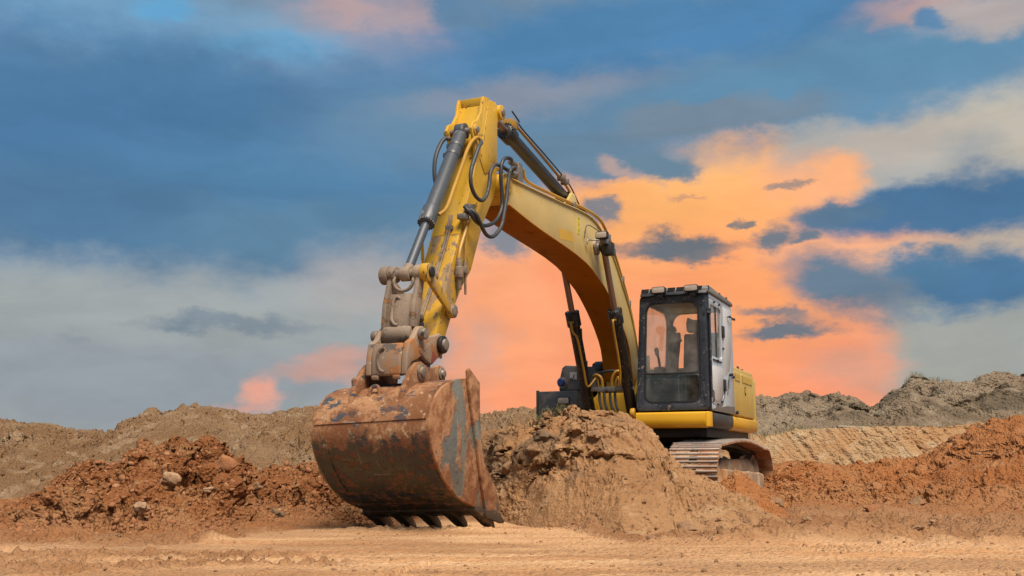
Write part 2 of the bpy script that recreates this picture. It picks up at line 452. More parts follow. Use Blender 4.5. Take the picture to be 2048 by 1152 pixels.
def glass_mat(name, tint, refl=1.0, dirt=.1):
    t = NT(name)
    tr = t.n('ShaderNodeBsdfTransparent'); tr.inputs[0].default_value = (*tint, 1)
    gl = t.n('ShaderNodeBsdfGlossy'); gl.inputs['Roughness'].default_value = .03
    gl.inputs[0].default_value = (1, 1, 1, 1)
    fr = t.n('ShaderNodeFresnel'); fr.inputs['IOR'].default_value = 1.5
    df = t.n('ShaderNodeBsdfDiffuse'); df.inputs[0].default_value = (.80, .72, .64, 1)
    m1 = t.n('ShaderNodeMixShader'); m2 = t.n('ShaderNodeMixShader')
    t.l(t.mathn('MULTIPLY', fr.outputs[0], refl), m1.inputs[0]); t.l(tr.outputs[0], m1.inputs[1]); t.l(gl.outputs[0], m1.inputs[2])
    vo = t.n('ShaderNodeTexVoronoi'); vo.inputs['Scale'].default_value = 38
    t.l(t.coord.outputs['Object'], vo.inputs['Vector'])
    sp = t.mathn('MULTIPLY', t.ss(vo.outputs['Distance'], .22, .10), t.ss(t.noise(3, 3, .5), .52, .62))
    film = t.ss(t.noise(4, 6, .6), .35, .75, dirt * .4, dirt * 1.6)
    t.l(t.mathn('MAXIMUM', t.mathn('MULTIPLY', sp, .6), film), m2.inputs[0])
    t.l(m1.outputs[0], m2.inputs[1]); t.l(df.outputs[0], m2.inputs[2])
    t.l(m2.outputs[0], t.t.nodes['Material Output'].inputs[0])
    return t.m


M['glass'] = glass_mat('dusty_clear_glass', (.97, .97, .96), .40, .085)
M['glasslow'] = glass_mat('tinted_lower_glass', (.66, .80, .80), .9, .05)


def soil(name, a, b, c, scale=1.0, dark=None, bump=.8, attr=None, crumb=1.1, spill=None):
    t = NT(name)
    g = t.n('ShaderNodeNewGeometry').outputs['Position']
    n1 = t.noise(.55 * scale, 5, .55, g, .3)
    n2 = t.noise(3.1 * scale, 7, .62, g)
    n3 = t.noise(15 * scale, 6, .65, g)
    col = t.mix(t.ss(n1, .38, .62), a, b)
    col = t.mix(t.ss(n2, .50, .66, 0, .8), col, c)
    if dark: col = t.mix(t.ss(n3, .54, .70, 0, .75), col, dark)
    vo = t.n('ShaderNodeTexVoronoi'); vo.inputs['Scale'].default_value = 30 * scale
    t.l(g, vo.inputs['Vector'])
    hs = t.n('ShaderNodeHueSaturation'); t.l(col, hs.inputs['Color'])
    t.l(t.mathn('ADD', t.mathn('MULTIPLY', n3, .9), .55), hs.inputs['Value'])
    col = hs.outputs[0]
    if attr:
        at = t.n('ShaderNodeAttribute'); at.attribute_name = 'tone'
        col = t.mix(at.outputs['Fac'], col, attr_col(t, g, attr))
    if spill:
        at = t.n('ShaderNodeAttribute'); at.attribute_name = 'spill'
        col = t.mix(at.outputs['Fac'], col, t.mix(t.ss(n2, .4, .6), spill[0], spill[1]))
    t.set(Base_Color=t.mix(1.0, col, (ALB, ALB * .985, ALB * .95), 'MULTIPLY'), Roughness=.95)
    t.b.inputs['Specular IOR Level'].default_value = .15
    h = t.mathn('ADD', t.mathn('MULTIPLY', t.noise(28 * scale, 8, .72, g), 1.0), t.mathn('MULTIPLY', vo.outputs['Distance'], -crumb))
    t.bump(h, bump, .03 / scale)
    return t.m


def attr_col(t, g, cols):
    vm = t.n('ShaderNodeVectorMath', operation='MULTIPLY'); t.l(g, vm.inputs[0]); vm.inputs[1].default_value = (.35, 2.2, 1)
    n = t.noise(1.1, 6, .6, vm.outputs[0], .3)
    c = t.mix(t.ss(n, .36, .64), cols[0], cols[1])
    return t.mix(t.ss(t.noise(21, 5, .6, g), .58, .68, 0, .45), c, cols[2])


M['road'] = soil('compacted_sandy_ground', (.36, .18, .086), (.43, .235, .122), (.28, .13, .058), 1, (.19, .085, .038), .9,
                 attr=((.66, .36, .178), (.78, .49, .275), (.46, .23, .11)), spill=((.34, .145, .058), (.40, .19, .085)))
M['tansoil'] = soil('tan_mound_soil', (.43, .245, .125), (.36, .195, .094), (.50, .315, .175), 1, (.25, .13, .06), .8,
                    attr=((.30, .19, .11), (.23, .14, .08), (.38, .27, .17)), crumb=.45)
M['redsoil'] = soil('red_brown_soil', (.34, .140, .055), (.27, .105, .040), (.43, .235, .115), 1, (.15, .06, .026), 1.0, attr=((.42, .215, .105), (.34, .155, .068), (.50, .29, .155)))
M['farsoil'] = soil('grey_tan_ridge_soil', (.315, .205, .12), (.25, .145, .075), (.41, .295, .19), .6, (.15, .085, .046), 1.0)
M['spoil'] = soil('grey_spoil_soil', (.29, .225, .16), (.22, .165, .115), (.35, .285, .21), .5, (.13, .10, .07), .9, attr=((.13, .105, .075), (.17, .135, .095), (.10, .085, .05)))  # attr colours paint the ridge's shadow patches as a dark soil tone
M['bank'] = soil('tan_cut_bank_soil', (.45, .315, .185), (.43, .25, .125), (.52, .40, .26), .7, (.29, .18, .10), .7)
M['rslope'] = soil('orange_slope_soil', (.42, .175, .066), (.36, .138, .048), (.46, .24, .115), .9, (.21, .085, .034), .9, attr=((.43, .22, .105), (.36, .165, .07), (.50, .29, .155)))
M['stone'] = weather('pale_tan_stone', (.42, .28, .17), .9, 0, [((.33, .16, .075), 5, .46, .12), ((.50, .38, .26), 16, .60, .1)], var=.15, bump=.8, bscale=30)
M['clodbrown'] = weather('brown_earth_clod', (.28, .155, .078), .95, 0, [((.38, .24, .13), 9, .52, .12)], var=.2, bump=.9, bscale=30)
M['clodred'] = weather('red_earth_clod', (.33, .135, .055), .95, 0, [((.42, .22, .10), 9, .52, .12)], var=.2, bump=.9, bscale=30)
M['sod'] = weather('dark_sod', (.21, .125, .066), .95, 0, [((.20, .16, .11), 12, .52, .12)], var=.2, bump=1, bscale=40)


def grass_mat():
    t = NT('dry_grass_blade')
    oi = t.noise(14, 2, .5)
    t.set(Base_Color=t.mix(t.ss(oi, .35, .65), (.20, .165, .085), (.095, .105, .035)), Roughness=.7)
    return t.m


M['grass'] = grass_mat()


# ------------------------------------------------------------------ helpers: objects and meshes
def tag(o, label=None, cat=None, group=None, kind=None):
    if label: o['label'] = label
    if cat: o['category'] = cat
    if group: o['group'] = group
    if kind: o['kind'] = kind
    return o


def link(name, me, parent=None):
    o = bpy.data.objects.new(name, me)
    COL.objects.link(o)
    o.parent = parent
    return o


class G:
    """collects shapes; build() makes ONE mesh object"""
    def __init__(s): s.v = []; s.f = []; s.mi = []; s.cur = 0

    def add(s, vs, fs):
        k = len(s.v)
        s.v += [tuple(p) for p in vs]
        s.f += [tuple(i + k for i in f) for f in fs]
        s.mi += [s.cur] * len(fs)
        return s

    def box(s, x0, x1, y0, y1, z0, z1):
        vs = [(x, y, z) for x in (x0, x1) for y in (y0, y1) for z in (z0, z1)]
        return s.add(vs, [(0, 1, 3, 2), (4, 6, 7, 5), (0, 4, 5, 1), (2, 3, 7, 6), (0, 2, 6, 4), (1, 5, 7, 3)])

    def prism(s, prof, a0, a1, axis='x'):
        """profile polygon pushed along an axis: x -> (y,z), z -> (x,y), y -> (x,z)"""
        n = len(prof)
        def p(q, a):
            return {'x': (a, q[0], q[1]), 'z': (q[0], q[1], a), 'y': (q[0], a, q[1])}[axis]
        vs = [p(q, a0) for q in prof] + [p(q, a1) for q in prof]
        fs = [tuple(range(n - 1, -1, -1)), tuple(range(n, 2 * n))]
        fs += [(i, (i + 1) % n, n + (i + 1) % n, n + i) for i in range(n)]
        return s.add(vs, fs)

    def lathe(s, p0, p1, prof, seg=20):
        """prof: (distance along the axis from p0, radius)"""
        p0, p1 = Vector(p0), Vector(p1)
        d = (p1 - p0).normalized()
        a = d.orthogonal().normalized(); b = d.cross(a)
        vs = []
        for t, r in prof:
            for k in range(seg):
                w = 2 * math.pi * k / seg
                vs.append(p0 + d * t + (a * math.cos(w) + b * math.sin(w)) * r)
        fs = []
        for i in range(len(prof) - 1):
            for k in range(seg):
                k2 = (k + 1) % seg
                fs.append((i * seg + k, i * seg + k2, (i + 1) * seg + k2, (i + 1) * seg + k))
        fs.append(tuple(range(seg - 1, -1, -1)))
        fs.append(tuple((len(prof) - 1) * seg + k for k in range(seg)))
        return s.add(vs, fs)

    def cyl(s, p0, p1, r, r1=None, seg=20):
        L = (Vector(p1) - Vector(p0)).length
        return s.lathe(p0, p1, [(0, r), (L, r if r1 is None else r1)], seg)

    def tube(s, pts, r, seg=10, sub=5):
        P = [Vector(p) for p in pts]
        Q = []
        for i in range(len(P) - 1):
            a = P[max(i - 1, 0)]; b = P[i]; c = P[i + 1]; d = P[min(i + 2, len(P) - 1)]
            for k in range(sub):
                t = k / sub
                Q.append(.5 * ((2 * b) + (c - a) * t + (2 * a - 5 * b + 4 * c - d) * t * t + (3 * b - a - 3 * c + d) * t ** 3))
        Q.append(P[-1])
        vs = []; prev = None
        for i, q in enumerate(Q):
            d = (Q[min(i + 1, len(Q) - 1)] - Q[max(i - 1, 0)]).normalized()
            a = d.orthogonal().normalized() if prev is None else (prev - d * prev.dot(d)).normalized()
            prev = a; b = d.cross(a)
            for k in range(seg):
                w = 2 * math.pi * k / seg
                vs.append(q + (a * math.cos(w) + b * math.sin(w)) * r)
        fs = [(i * seg + k, i * seg + (k + 1) % seg, (i + 1) * seg + (k + 1) % seg, (i + 1) * seg + k)
              for i in range(len(Q) - 1) for k in range(seg)]
        fs += [tuple(range(seg - 1, -1, -1)), tuple((len(Q) - 1) * seg + k for k in range(seg))]
        return s.add(vs, fs)

    def holed(s, outer, inner, a0, a1, axis='y'):
        """plate with a hole; outer/inner 2D loops round a common centre"""
        cx = sum(p[0] for p in inner) / len(inner); cy = sum(p[1] for p in inner) / len(inner)
        def hit(loop, w):
            dx, dy = math.cos(w), math.sin(w); best = None
            for i in range(len(loop)):
                x1, y1 = loop[i][0] - cx, loop[i][1] - cy
                x2, y2 = loop[(i + 1) % len(loop)][0] - cx, loop[(i + 1) % len(loop)][1] - cy
                den = dx * (y2 - y1) - dy * (x2 - x1)
                if abs(den) < 1e-12: continue
                t = (x1 * (y2 - y1) - y1 * (x2 - x1)) / den
                u = (x1 * dy - y1 * dx) / den
                if t > 0 and -1e-9 <= u <= 1 + 1e-9 and (best is None or t > best): best = t
            return (cx + dx * best, cy + dy * best)
        ang = sorted(set(round(math.atan2(p[1] - cy, p[0] - cx), 5) for p in list(outer) + list(inner)))
        o = [hit(outer, w) for w in ang]; i_ = [hit(inner, w) for w in ang]
        n = len(ang)
        def p(q, a):
            return {'x': (a, q[0], q[1]), 'z': (q[0], q[1], a), 'y': (q[0], a, q[1])}[axis]
        vs = [p(q, a0) for q in o] + [p(q, a0) for q in i_] + [p(q, a1) for q in o] + [p(q, a1) for q in i_]
        fs = []
        for k in range(n):
            j = (k + 1) % n
            fs += [(k, j, n + j, n + k), (2 * n + k, 3 * n + k, 3 * n + j, 2 * n + j),
                   (k, 2 * n + k, 2 * n + j, j), (n + k, n + j, 3 * n + j, 3 * n + k)]
        return s.add(vs, fs)

    def build(s, name, mats, parent=None, bevel=0, seg=2, angle=35, xf=None):
        me = bpy.data.meshes.new(name)
        vs = s.v if xf is None else [xf(p) for p in s.v]
        me.from_pydata(vs, [], s.f)
        mats = mats if isinstance(mats, (list, tuple)) else [mats]
        for m in mats: me.materials.append(m)
        me.polygons.foreach_set('material_index', s.mi)
        bm = bmesh.new(); bm.from_mesh(me)
        bmesh.ops.recalc_face_normals(bm, faces=bm.faces)
        if bevel:
            es = [e for e in bm.edges if len(e.link_faces) == 2 and e.calc_face_angle(0) > math.radians(angle)]
            bmesh.ops.bevel(bm, geom=es, offset=bevel, segments=seg, profile=.5, affect='EDGES', clamp_overlap=True)
        bm.to_mesh(me); bm.free()
        me.polygons.foreach_set('use_smooth', [True] * len(me.polygons))
        me.set_sharp_from_angle(angle=math.radians(angle))
        return link(name, me, parent)


def rrect(x0, x1, y0, y1, r, n=6):
    out = []
    for cx, cy, a0 in ((x1 - r, y1 - r, 0), (x0 + r, y1 - r, 90), (x0 + r, y0 + r, 180), (x1 - r, y0 + r, 270)):
        for k in range(n + 1):
            w = math.radians(a0 + 90 * k / n)
            out.append((cx + r * math.cos(w), cy + r * math.sin(w)))
    return out


# ------------------------------------------------------------------ noise for terrain
_perm = np.random.default_rng(3).permutation(256).astype(np.int64)
_perm = np.concatenate([_perm, _perm])
_g3 = np.array([[1, 1, 0], [-1, 1, 0], [1, -1, 0], [-1, -1, 0], [1, 0, 1], [-1, 0, 1], [1, 0, -1], [-1, 0, -1],
                [0, 1, 1], [0, -1, 1], [0, 1, -1], [0, -1, -1], [1, 1, 0], [-1, 1, 0], [0, -1, 1], [0, -1, -1]], dtype=np.float32)


def perlin(x, y, z):
    xi = np.floor(x).astype(np.int64); yi = np.floor(y).astype(np.int64); zi = np.floor(z).astype(np.int64)
    xf = (x - xi).astype(np.float32); yf = (y - yi).astype(np.float32); zf = (z - zi).astype(np.float32)
    xi &= 255; yi &= 255; zi &= 255
    u = xf * xf * xf * (xf * (xf * 6 - 15) + 10); v = yf * yf * yf * (yf * (yf * 6 - 15) + 10); w = zf * zf * zf * (zf * (zf * 6 - 15) + 10)
    def gr(dx, dy, dz):
        h = _perm[(_perm[(_perm[(xi + dx) & 255] + yi + dy) & 255] + zi + dz) & 255] & 15
        g = _g3[h]
        return g[..., 0] * (xf - dx) + g[..., 1] * (yf - dy) + g[..., 2] * (zf - dz)
    def lp(a, b, t): return a + t * (b - a)
    x00 = lp(gr(0, 0, 0), gr(1, 0, 0), u); x10 = lp(gr(0, 1, 0), gr(1, 1, 0), u)
    x01 = lp(gr(0, 0, 1), gr(1, 0, 1), u); x11 = lp(gr(0, 1, 1), gr(1, 1, 1), u)
    return lp(lp(x00, x10, v), lp(x01, x11, v), w)


def fbm(x, y, z, size, octaves, seed=0, gain=.5, billow=False):
    out = 0; amp = 1.0; s = 1.0 / size
    for k in range(octaves):
        n = perlin(x * s + seed * 17.3 + k * 5.1, y * s + seed * 9.7 + k * 3.3, z * s + seed * 4.1 + k * 7.7)
        if billow: n = np.abs(n) * 2 - .45
        out = out + n * amp
        amp *= gain; s *= 2.03
    return out


def sstep(a, b, x):
    t = np.clip((x - a) / (b - a), 0, 1)
    return t * t * (3 - 2 * t)


def grid_object(name, X, Y, Z, mat, tone=None, spill=None):
    nr, nc = X.shape
    me = bpy.data.meshes.new(name)
    co = np.stack([X, Y, Z], -1).reshape(-1, 3).astype(np.float32)
    i = np.arange(nr * nc).reshape(nr, nc)
    q = np.stack([i[:-1, :-1], i[:-1, 1:], i[1:, 1:], i[1:, :-1]], -1).reshape(-1, 4)
    me.vertices.add(len(co)); me.vertices.foreach_set('co', co.ravel())
    me.loops.add(q.size); me.loops.foreach_set('vertex_index', q.ravel().astype(np.int32))
    me.polygons.add(len(q)); me.polygons.foreach_set('loop_start', np.arange(0, q.size, 4, dtype=np.int32))
    me.update(calc_edges=True)
    me.polygons.foreach_set('use_smooth', np.ones(len(q), dtype=bool))
    if tone is not None:
        at = me.attributes.new('tone', 'FLOAT', 'POINT')
        at.data.foreach_set('value', tone.ravel().astype(np.float32))
    if spill is not None:
        at = me.attributes.new('spill', 'FLOAT', 'POINT')
        at.data.foreach_set('value', spill.ravel().astype(np.float32))
    me.materials.append(mat)
    return link(name, me)


def normals(X, Y, Z):
    dxr, dxc = np.gradient(X); dyr, dyc = np.gradient(Y); dzr, dzc = np.gradient(Z)
    n = np.stack([dyc * dzr - dzc * dyr, dzc * dxr - dxc * dzr, dxc * dyr - dyc * dxr], -1)
    n /= np.linalg.norm(n, axis=-1, keepdims=True) + 1e-9
    n[n[..., 2] < 0] *= -1
    return n


GRIDS = {}


def soil_relief(X, Y, Z, spec, seed, size_=None):
    """push the surface out along its normal by layers of lumps: (size, amplitude, octaves, billow)"""
    n = normals(X, Y, Z)
    d = 0
    patch = .35 + 1.1 * sstep(-.25, .35, fbm(X, Y, Z, .9 if size_ is None else size_, 3, seed + 30))
    for k, (size, amp, octv, bil) in enumerate(spec):
        a = amp if not callable(amp) else amp(X, Y, Z)
        d = d + a * (patch if bil else 1) * fbm(X, Y, Z, size, octv, seed + k, billow=bil)
    return X + n[..., 0] * d, Y + n[..., 1] * d, Z + n[..., 2] * d


def interp_u(tab, u, k):
    us = np.array([p[0] / p[1] for p in tab]); vs = np.array([p[k] for p in tab])
    o = np.argsort(us)
    return np.interp(u, us[o], vs[o])


def ridge(name, crest, base, mat, u0, u1, nu, nd, back, spec, seed, power=1.0, foot=-.12, relief=None, tone=None, front_extra=.25, backdrop=None, rills=None, patch_size=None):
    """a bank of soil: foot line -> crest line -> back slope, as a sheet of real relief"""
    u = np.linspace(u0, u1, nu)[None, :]
    dc = interp_u(crest, u, 1); hc = interp_u(crest, u, 2)
    db = interp_u(base, u, 1) if not np.isscalar(base) else np.full_like(u, base)
    db = np.minimum(db, dc - .15)
    t = np.concatenate([np.linspace(-front_extra, 0, max(6, nd // 12), endpoint=False), np.linspace(0, 1, nd), 1 + np.linspace(0, 1, nd // 3 + 2)[1:]])[:, None]
    D = np.where(t <= 1, db + (dc - db) * t, dc + back * (t - 1))
    tt = np.clip(t, 0, 1)
    prof = np.sin(np.clip(tt, 0, 1) * math.pi / 2) ** power if power > 0 else tt * (1.12 - .12 * tt)
    hb = foot
    Zf = hb + (hc - hb) * prof
    Zb = hc - (hc + (.3 if backdrop is None else backdrop)) * (1 - np.cos(np.clip(t - 1, 0, 1) * math.pi * .9)) * .55
    Zz = np.where(t <= 1, Zf, Zb)
    Zz = np.where(t < 0, foot - .3 * np.abs(t) / front_extra, Zz)
    X = u * D + 0 * t; Y = D + 0 * u; Z = Zz + 0 * u
    if rills:
        lat = X + .35 * fbm(X, Y, Z, 1.2, 2, seed + 11)
        rl = fbm(lat, (t + 0 * u) * rills[1], 0 * X, rills[0], 4, seed + 12, .6)
        Z = Z + rills[2] * rl * sstep(.05, .25, t) * sstep(1.15, .92, t)
    if relief is not None: X, Y, Z = relief(X, Y, Z, t + 0 * u)
    X, Y, Z = soil_relief(X, Y, Z, spec, seed, patch_size)
    GRIDS[name] = (X, Y, Z)
    o = grid_object(name, X, Y, Z, mat, None if tone is None else tone(X, Y, Z, t + 0 * u))
    o['kind'] = 'structure'
    return o


# ------------------------------------------------------------------ the setting: ground, mounds, banks
MOUND_CREST = [(-0.74, 12.6, 0.727), (-0.5, 12.55, 0.844), (-0.38, 12.53, 0.92), (-0.14, 12.48, 0.978), (0.15, 12.42, 1.046), (0.39, 12.37, 1.138), (0.74, 12.3, 1.21), (1.02, 12.2, 1.176), (1.25, 12.12, 1.126), (1.47, 12.04, 1.032), (1.62, 11.94, 0.882), (1.71, 11.83, 0.746), (1.8, 11.73, 0.646), (1.86, 11.65, 0.526), (2.03, 11.43, 0.447), (2.19, 11.2, 0.383), (2.3, 10.75, 0.232), (2.44, 10.07, 0.115), (2.53, 9.4, 0.017)]
MOUND_BASE = [(-0.79, 13.64), (-0.18, 11.22), (0.35, 9.98), (0.92, 8.75), (1.49, 8.51), (1.89, 8.51), (2.23, 8.29)]
RED_CREST = [(-6.51, 10.5, 0.047), (-5.78, 10.79, 0.057), (-5.28, 10.98, 0.153), (-5.02, 11.08, 0.313), (-4.69, 11.2, 0.528), (-4.49, 11.32, 0.643), (-4.41, 11.36, 0.591), (-4.25, 11.45, 0.602), (-4.13, 11.52, 0.715), (-4.06, 11.56, 0.829), (-3.98, 11.61, 0.786), (-3.9, 11.72, 0.722), (-3.82, 11.83, 0.763), (-3.71, 12.0, 0.748), (-3.56, 12.2, 0.722), (-3.51, 12.27, 0.792), (-3.37, 12.44, 0.702), (-3.25, 12.59, 0.533), (-3.08, 12.79, 0.485), (-2.99, 12.9, 0.478), (-2.75, 13.17, 0.513), (-2.49, 13.46, 0.555), (-2.13, 13.5, 0.517), (-1.68, 13.5, 0.392), (-1.04, 13.5, 0.205)]
RED_BASE = [(-5.03, 8.13), (-3.96, 8.29), (-3.12, 8.63), (-2.52, 9.39), (-1.62, 10.65), (-0.88, 11.42)]
FAR_CREST = [(-24.56, 30.0, 1.535), (-17.11, 27.18, 1.651), (-12.2, 25.06, 1.532), (-10.99, 24.49, 1.499), (-10.26, 24.14, 1.428), (-9.69, 24.77, 1.357), (-9.61, 25.0, 1.376), (-9.5, 25.82, 1.585), (-9.35, 26.76, 1.761), (-8.98, 27.18, 1.869), (-8.2, 27.6, 1.954), (-7.86, 27.78, 1.858), (-7.27, 28.08, 1.845), (-6.67, 28.38, 1.886), (-6.31, 28.56, 1.948), (-5.44, 28.98, 1.968), (-3.74, 29.76, 1.907), (-1.11, 31.45, 1.938), (-0.36, 31.94, 2.095), (0.79, 32.66, 2.268), (2.01, 33.39, 2.337), (4.58, 34.84, 2.348), (6.79, 36.0, 2.338)]
SPOIL_CREST = [(6.45, 38.0, 2.634), (8.55, 36.5, 2.761), (9.21, 36.0, 2.783), (9.64, 35.67, 2.813), (10.32, 35.11, 2.645), (10.85, 34.67, 2.701), (11.36, 34.22, 2.511), (11.67, 33.97, 2.384), (12.11, 33.77, 2.646), (12.47, 33.61, 2.924), (12.89, 33.42, 3.182), (13.42, 33.16, 3.083), (14.08, 32.83, 3.089), (14.59, 32.57, 3.038), (14.97, 32.38, 3.148), (15.7, 32.0, 3.225), (17.84, 31.64, 3.393), (21.88, 30.94, 3.211), (26.88, 30.0, 2.558)]
BANK_TOP = [(4.56, 27.0, 1.288), (5.54, 26.75, 1.306), (6.49, 26.5, 1.349), (7.2, 26.31, 1.443), (8.12, 26.06, 1.484), (9.06, 25.9, 1.515), (9.99, 25.77, 1.522), (10.69, 25.67, 1.543), (12.38, 25.42, 1.581), (17.32, 24.67, 1.622), (21.42, 24.0, 1.593)]
RSLOPE_CREST = [(3.01, 17.0, 0.147), (3.49, 17.38, 0.338), (3.99, 17.75, 0.481), (4.5, 18.12, 0.563), (5.03, 18.5, 0.597), (5.97, 18.7, 0.537), (6.35, 18.78, 0.545), (6.84, 18.88, 0.633), (7.42, 19.0, 0.704), (7.71, 18.8, 0.931), (8.06, 18.55, 1.11), (8.4, 18.29, 1.266), (8.66, 18.09, 1.318), (9.02, 17.96, 1.339), (9.96, 17.82, 1.232), (12.23, 17.47, 0.989), (15.1, 17.0, 0.818)]
RSLOPE_BASE = [(2.77, 15.67), (3.73, 16.71), (4.97, 15.67), (5.73, 13.94), (6.41, 13.35), (8.69, 12.55), (10.04, 11.42)]
HEAP_CREST = [(2.43, 13.2, 0.243), (2.59, 13.2, 0.359), (2.78, 13.2, 0.494), (2.9, 13.2, 0.427), (3.08, 13.2, 0.304), (3.23, 13.2, 0.213), (3.39, 13.2, 0.152)]


def build_ground():
    nu, nd = 1150, 520
    u = np.linspace(-.72, .72, nu)[None, :]
    inv = np.linspace(1 / 3.2, 1 / 40.0, nd)[:, None]
    D = 1 / inv
    far = np.geomspace(42, 900, 40)[:, None]
    D = np.concatenate([D, far]); 
    X = u * D; Y = D + 0 * u
    Z = np.zeros_like(X)
    # how smooth the ground is driven: the near lane is packed flat, the rest is churned
    edge = 8.05 + .10 * X + .25 * fbm(X, Y, 0 * X, 2.2, 3, 21)
    edge = np.where(X > 1.5, 8.2 - .11 * (X - 1.5) + .3 * fbm(X, Y, 0 * X, 1.4, 3, 22), edge)
    edge = edge + 3.4 * sstep(1.0, -.1, X) * sstep(-2.6, -1.5, X)
    lane = sstep(.35, -.25, Y - edge)
    # strips of loose spoil along the lane
    s1 = np.exp(-((Y - (7.1 + .06 * X + .3 * fbm(X, Y, 0 * X, 3, 2, 23))) / .26) ** 2) * sstep(-.15, .25, fbm(X, Y, 0 * X, 2.4, 2, 24) + .26)
    s2 = np.exp(-((Y - (6.15 - .05 * X + .3 * fbm(X, Y, 0 * X, 2, 2, 25))) / .22) ** 2) * sstep(-.05, .3, fbm(X, Y, 0 * X, 1.8, 2, 26) + .08)
    s3 = np.exp(-((Y - (7.75 - .05 * X)) / .2) ** 2) * sstep(-2.5, -3.5, X)
    loose = np.clip(np.maximum(np.maximum(s1, s2), s3), 0, 1)
    nearz = sstep(60, 25, Y)
    Z += nearz * (.05 * fbm(X, Y, 0 * X, 2.6, 3, 1) * (1 - .6 * lane))
    rough = (1 - lane) * nearz
    Z += rough * (.10 * fbm(X, Y, 0 * X, .9, 3, 2) + .05 * fbm(X, Y, 0 * X, .32, 4, 3, .55, True) + .02)
    Z += loose * (.018 + .040 * fbm(X, Y, 0 * X, .14, 5, 4, .62, True)) * nearz
    Z += nearz * (.004 + .006 * (1 - lane) + .006 * loose) * fbm(X, Y, 0 * X, .07, 3, 5, .65, True)
    # faint wheel scrapes running along the lane
    ph = Y * 1.0 - .10 * X + .18 * fbm(X, Y, 0 * X, 3.5, 2, 6)
    Z += lane * nearz * (.006 * fbm(X * .08, ph * 2.0, 0 * X, 1.0, 3, 7, .55) + .012 * fbm(X * .3, Y, 0 * X, .9, 3, 14))
    # berm at the far side of the lane
    bm_ = np.exp(-((Y - edge - .28) / .26) ** 2) * sstep(.8, 2.2, X)
    Z += bm_ * (.05 + .05 * fbm(X, Y, 0 * X, .35, 4, 8, .6, True))
    # shallow scrapes cut by bucket and blade on the left
    for (xa, ya, xb, yb) in ((-2.68, 5.35, -2.38, 6.35), (-.86, 5.3, -.38, 6.7), (-1.75, 5.2, -1.3, 6.1)):
        tx, ty = xb - xa, yb - ya; Ls = math.hypot(tx, ty)
        s = ((X - xa) * tx + (Y - ya) * ty) / Ls; dd = ((X - xa) * -ty + (Y - ya) * tx) / Ls + .03 * fbm(X, Y, 0 * X, .4, 2, 9)
        on = sstep(-.1, .15, s) * sstep(Ls + .1, Ls - .2, s)
        Z += on * (-.03 * np.exp(-(dd / .02) ** 2) + .010 * np.exp(-((dd - .05) / .03) ** 2))
    # ground rises to the foot of the banks behind and sinks to the far plain
    Z += .10 * sstep(12, 20, Y) * nearz * fbm(X, Y, 0 * X, 3, 2, 10)
    # wheel ruts curving across the lane
    for (y0, x0, bend, wd, dep) in ((6.55, -.6, .050, .10, .030), (6.95, -.6, .050, .10, .026), (5.75, 1.2, -.045, .11, .030), (7.35, 2.2, -.03, .10, .026)):
        dd = Y - (y0 + bend * (X - x0) ** 2 + .06 * fbm(X, Y, 0 * X, 1.6, 2, 17))
        brk = sstep(-.35, .05, fbm(X, Y, 0 * X, 1.3, 2, 18 + y0))
        Z += brk * lane * (-dep * .7 * np.exp(-(dd / wd) ** 4) + dep * .32 * (np.exp(-((dd - wd * 1.35) / .05) ** 2) + np.exp(-((dd + wd * 1.35) / .05) ** 2)) * (.7 + .8 * fbm(X, Y, 0 * X, .12, 3, 19, .6, True)))
    # cleat prints left by the tracks on the right
    for (xa, ya, xb, yb, wd) in ((3.2, 11.2, 5.6, 12.2, .34), (1.9, 7.6, 5.2, 8.15, .30)):
        tx, ty = xb - xa, yb - ya; Ls = math.hypot(tx, ty)
        s = ((X - xa) * tx + (Y - ya) * ty) / Ls; dd = ((X - xa) * -ty + (Y - ya) * tx) / Ls
        on = sstep(0, .3, s) * sstep(Ls, Ls - .3, s) * sstep(wd, wd * .88, np.abs(dd)) * sstep(-.3, .1, fbm(X, Y, 0 * X, .8, 2, 15))
        Z += on * (.016 * sstep(-.2, .3, np.sin(s * 2 * math.pi / .10)) - .02)
    # loose heap pushed up around the bucket teeth
    hp = np.exp(-(((X + .75) / .75) ** 2 + ((Y - 9.5) / .18) ** 2))
    Z += hp * (.022 + .03 * fbm(X, Y, 0 * X, .14, 4, 12, .6, True))
    Z -= .03 * np.exp(-(((X + .75) / .8) ** 2 + ((Y - 10.25) / .25) ** 2))
    flat = np.exp(-(((X + .7) / 1.15) ** 4 + ((Y - 10.5) / .55) ** 4))
    Z = Z * (1 - .85 * flat) - .022 * flat
    tone = np.clip(lane * (1 - .92 * loose) + .0, 0, 1) * nearz
    tone *= .48 + .52 * sstep(-.34, .16, fbm(X * .45, Y * 1.2, 0 * X, 1.1, 5, 13, .55))
    uu = X / Y
    rb = interp_u(RED_BASE, uu, 1); sb = interp_u(RSLOPE_BASE, uu, 1)
    nz = .5 * fbm(X, Y, 0 * X, .5, 4, 16)
    spill = sstep(.75, .05, rb - Y + nz) * (uu < -.07) * sstep(-.07, -.10, uu)
    spill = np.maximum(spill, sstep(3.2, .6, sb - Y + 2.2 * nz) * sstep(.19, .24, uu))
    spill = np.clip(spill, 0, 1) * nearz
    tone = tone * (1 - spill)
    GRIDS['ground'] = (X, Y, Z)
    o = grid_object('ground', X, Y, Z, M['road'], tone, spill)
    tag(o, 'packed sandy ground of the earthworks with churned strips of loose soil', None, None, 'structure')


build_ground()


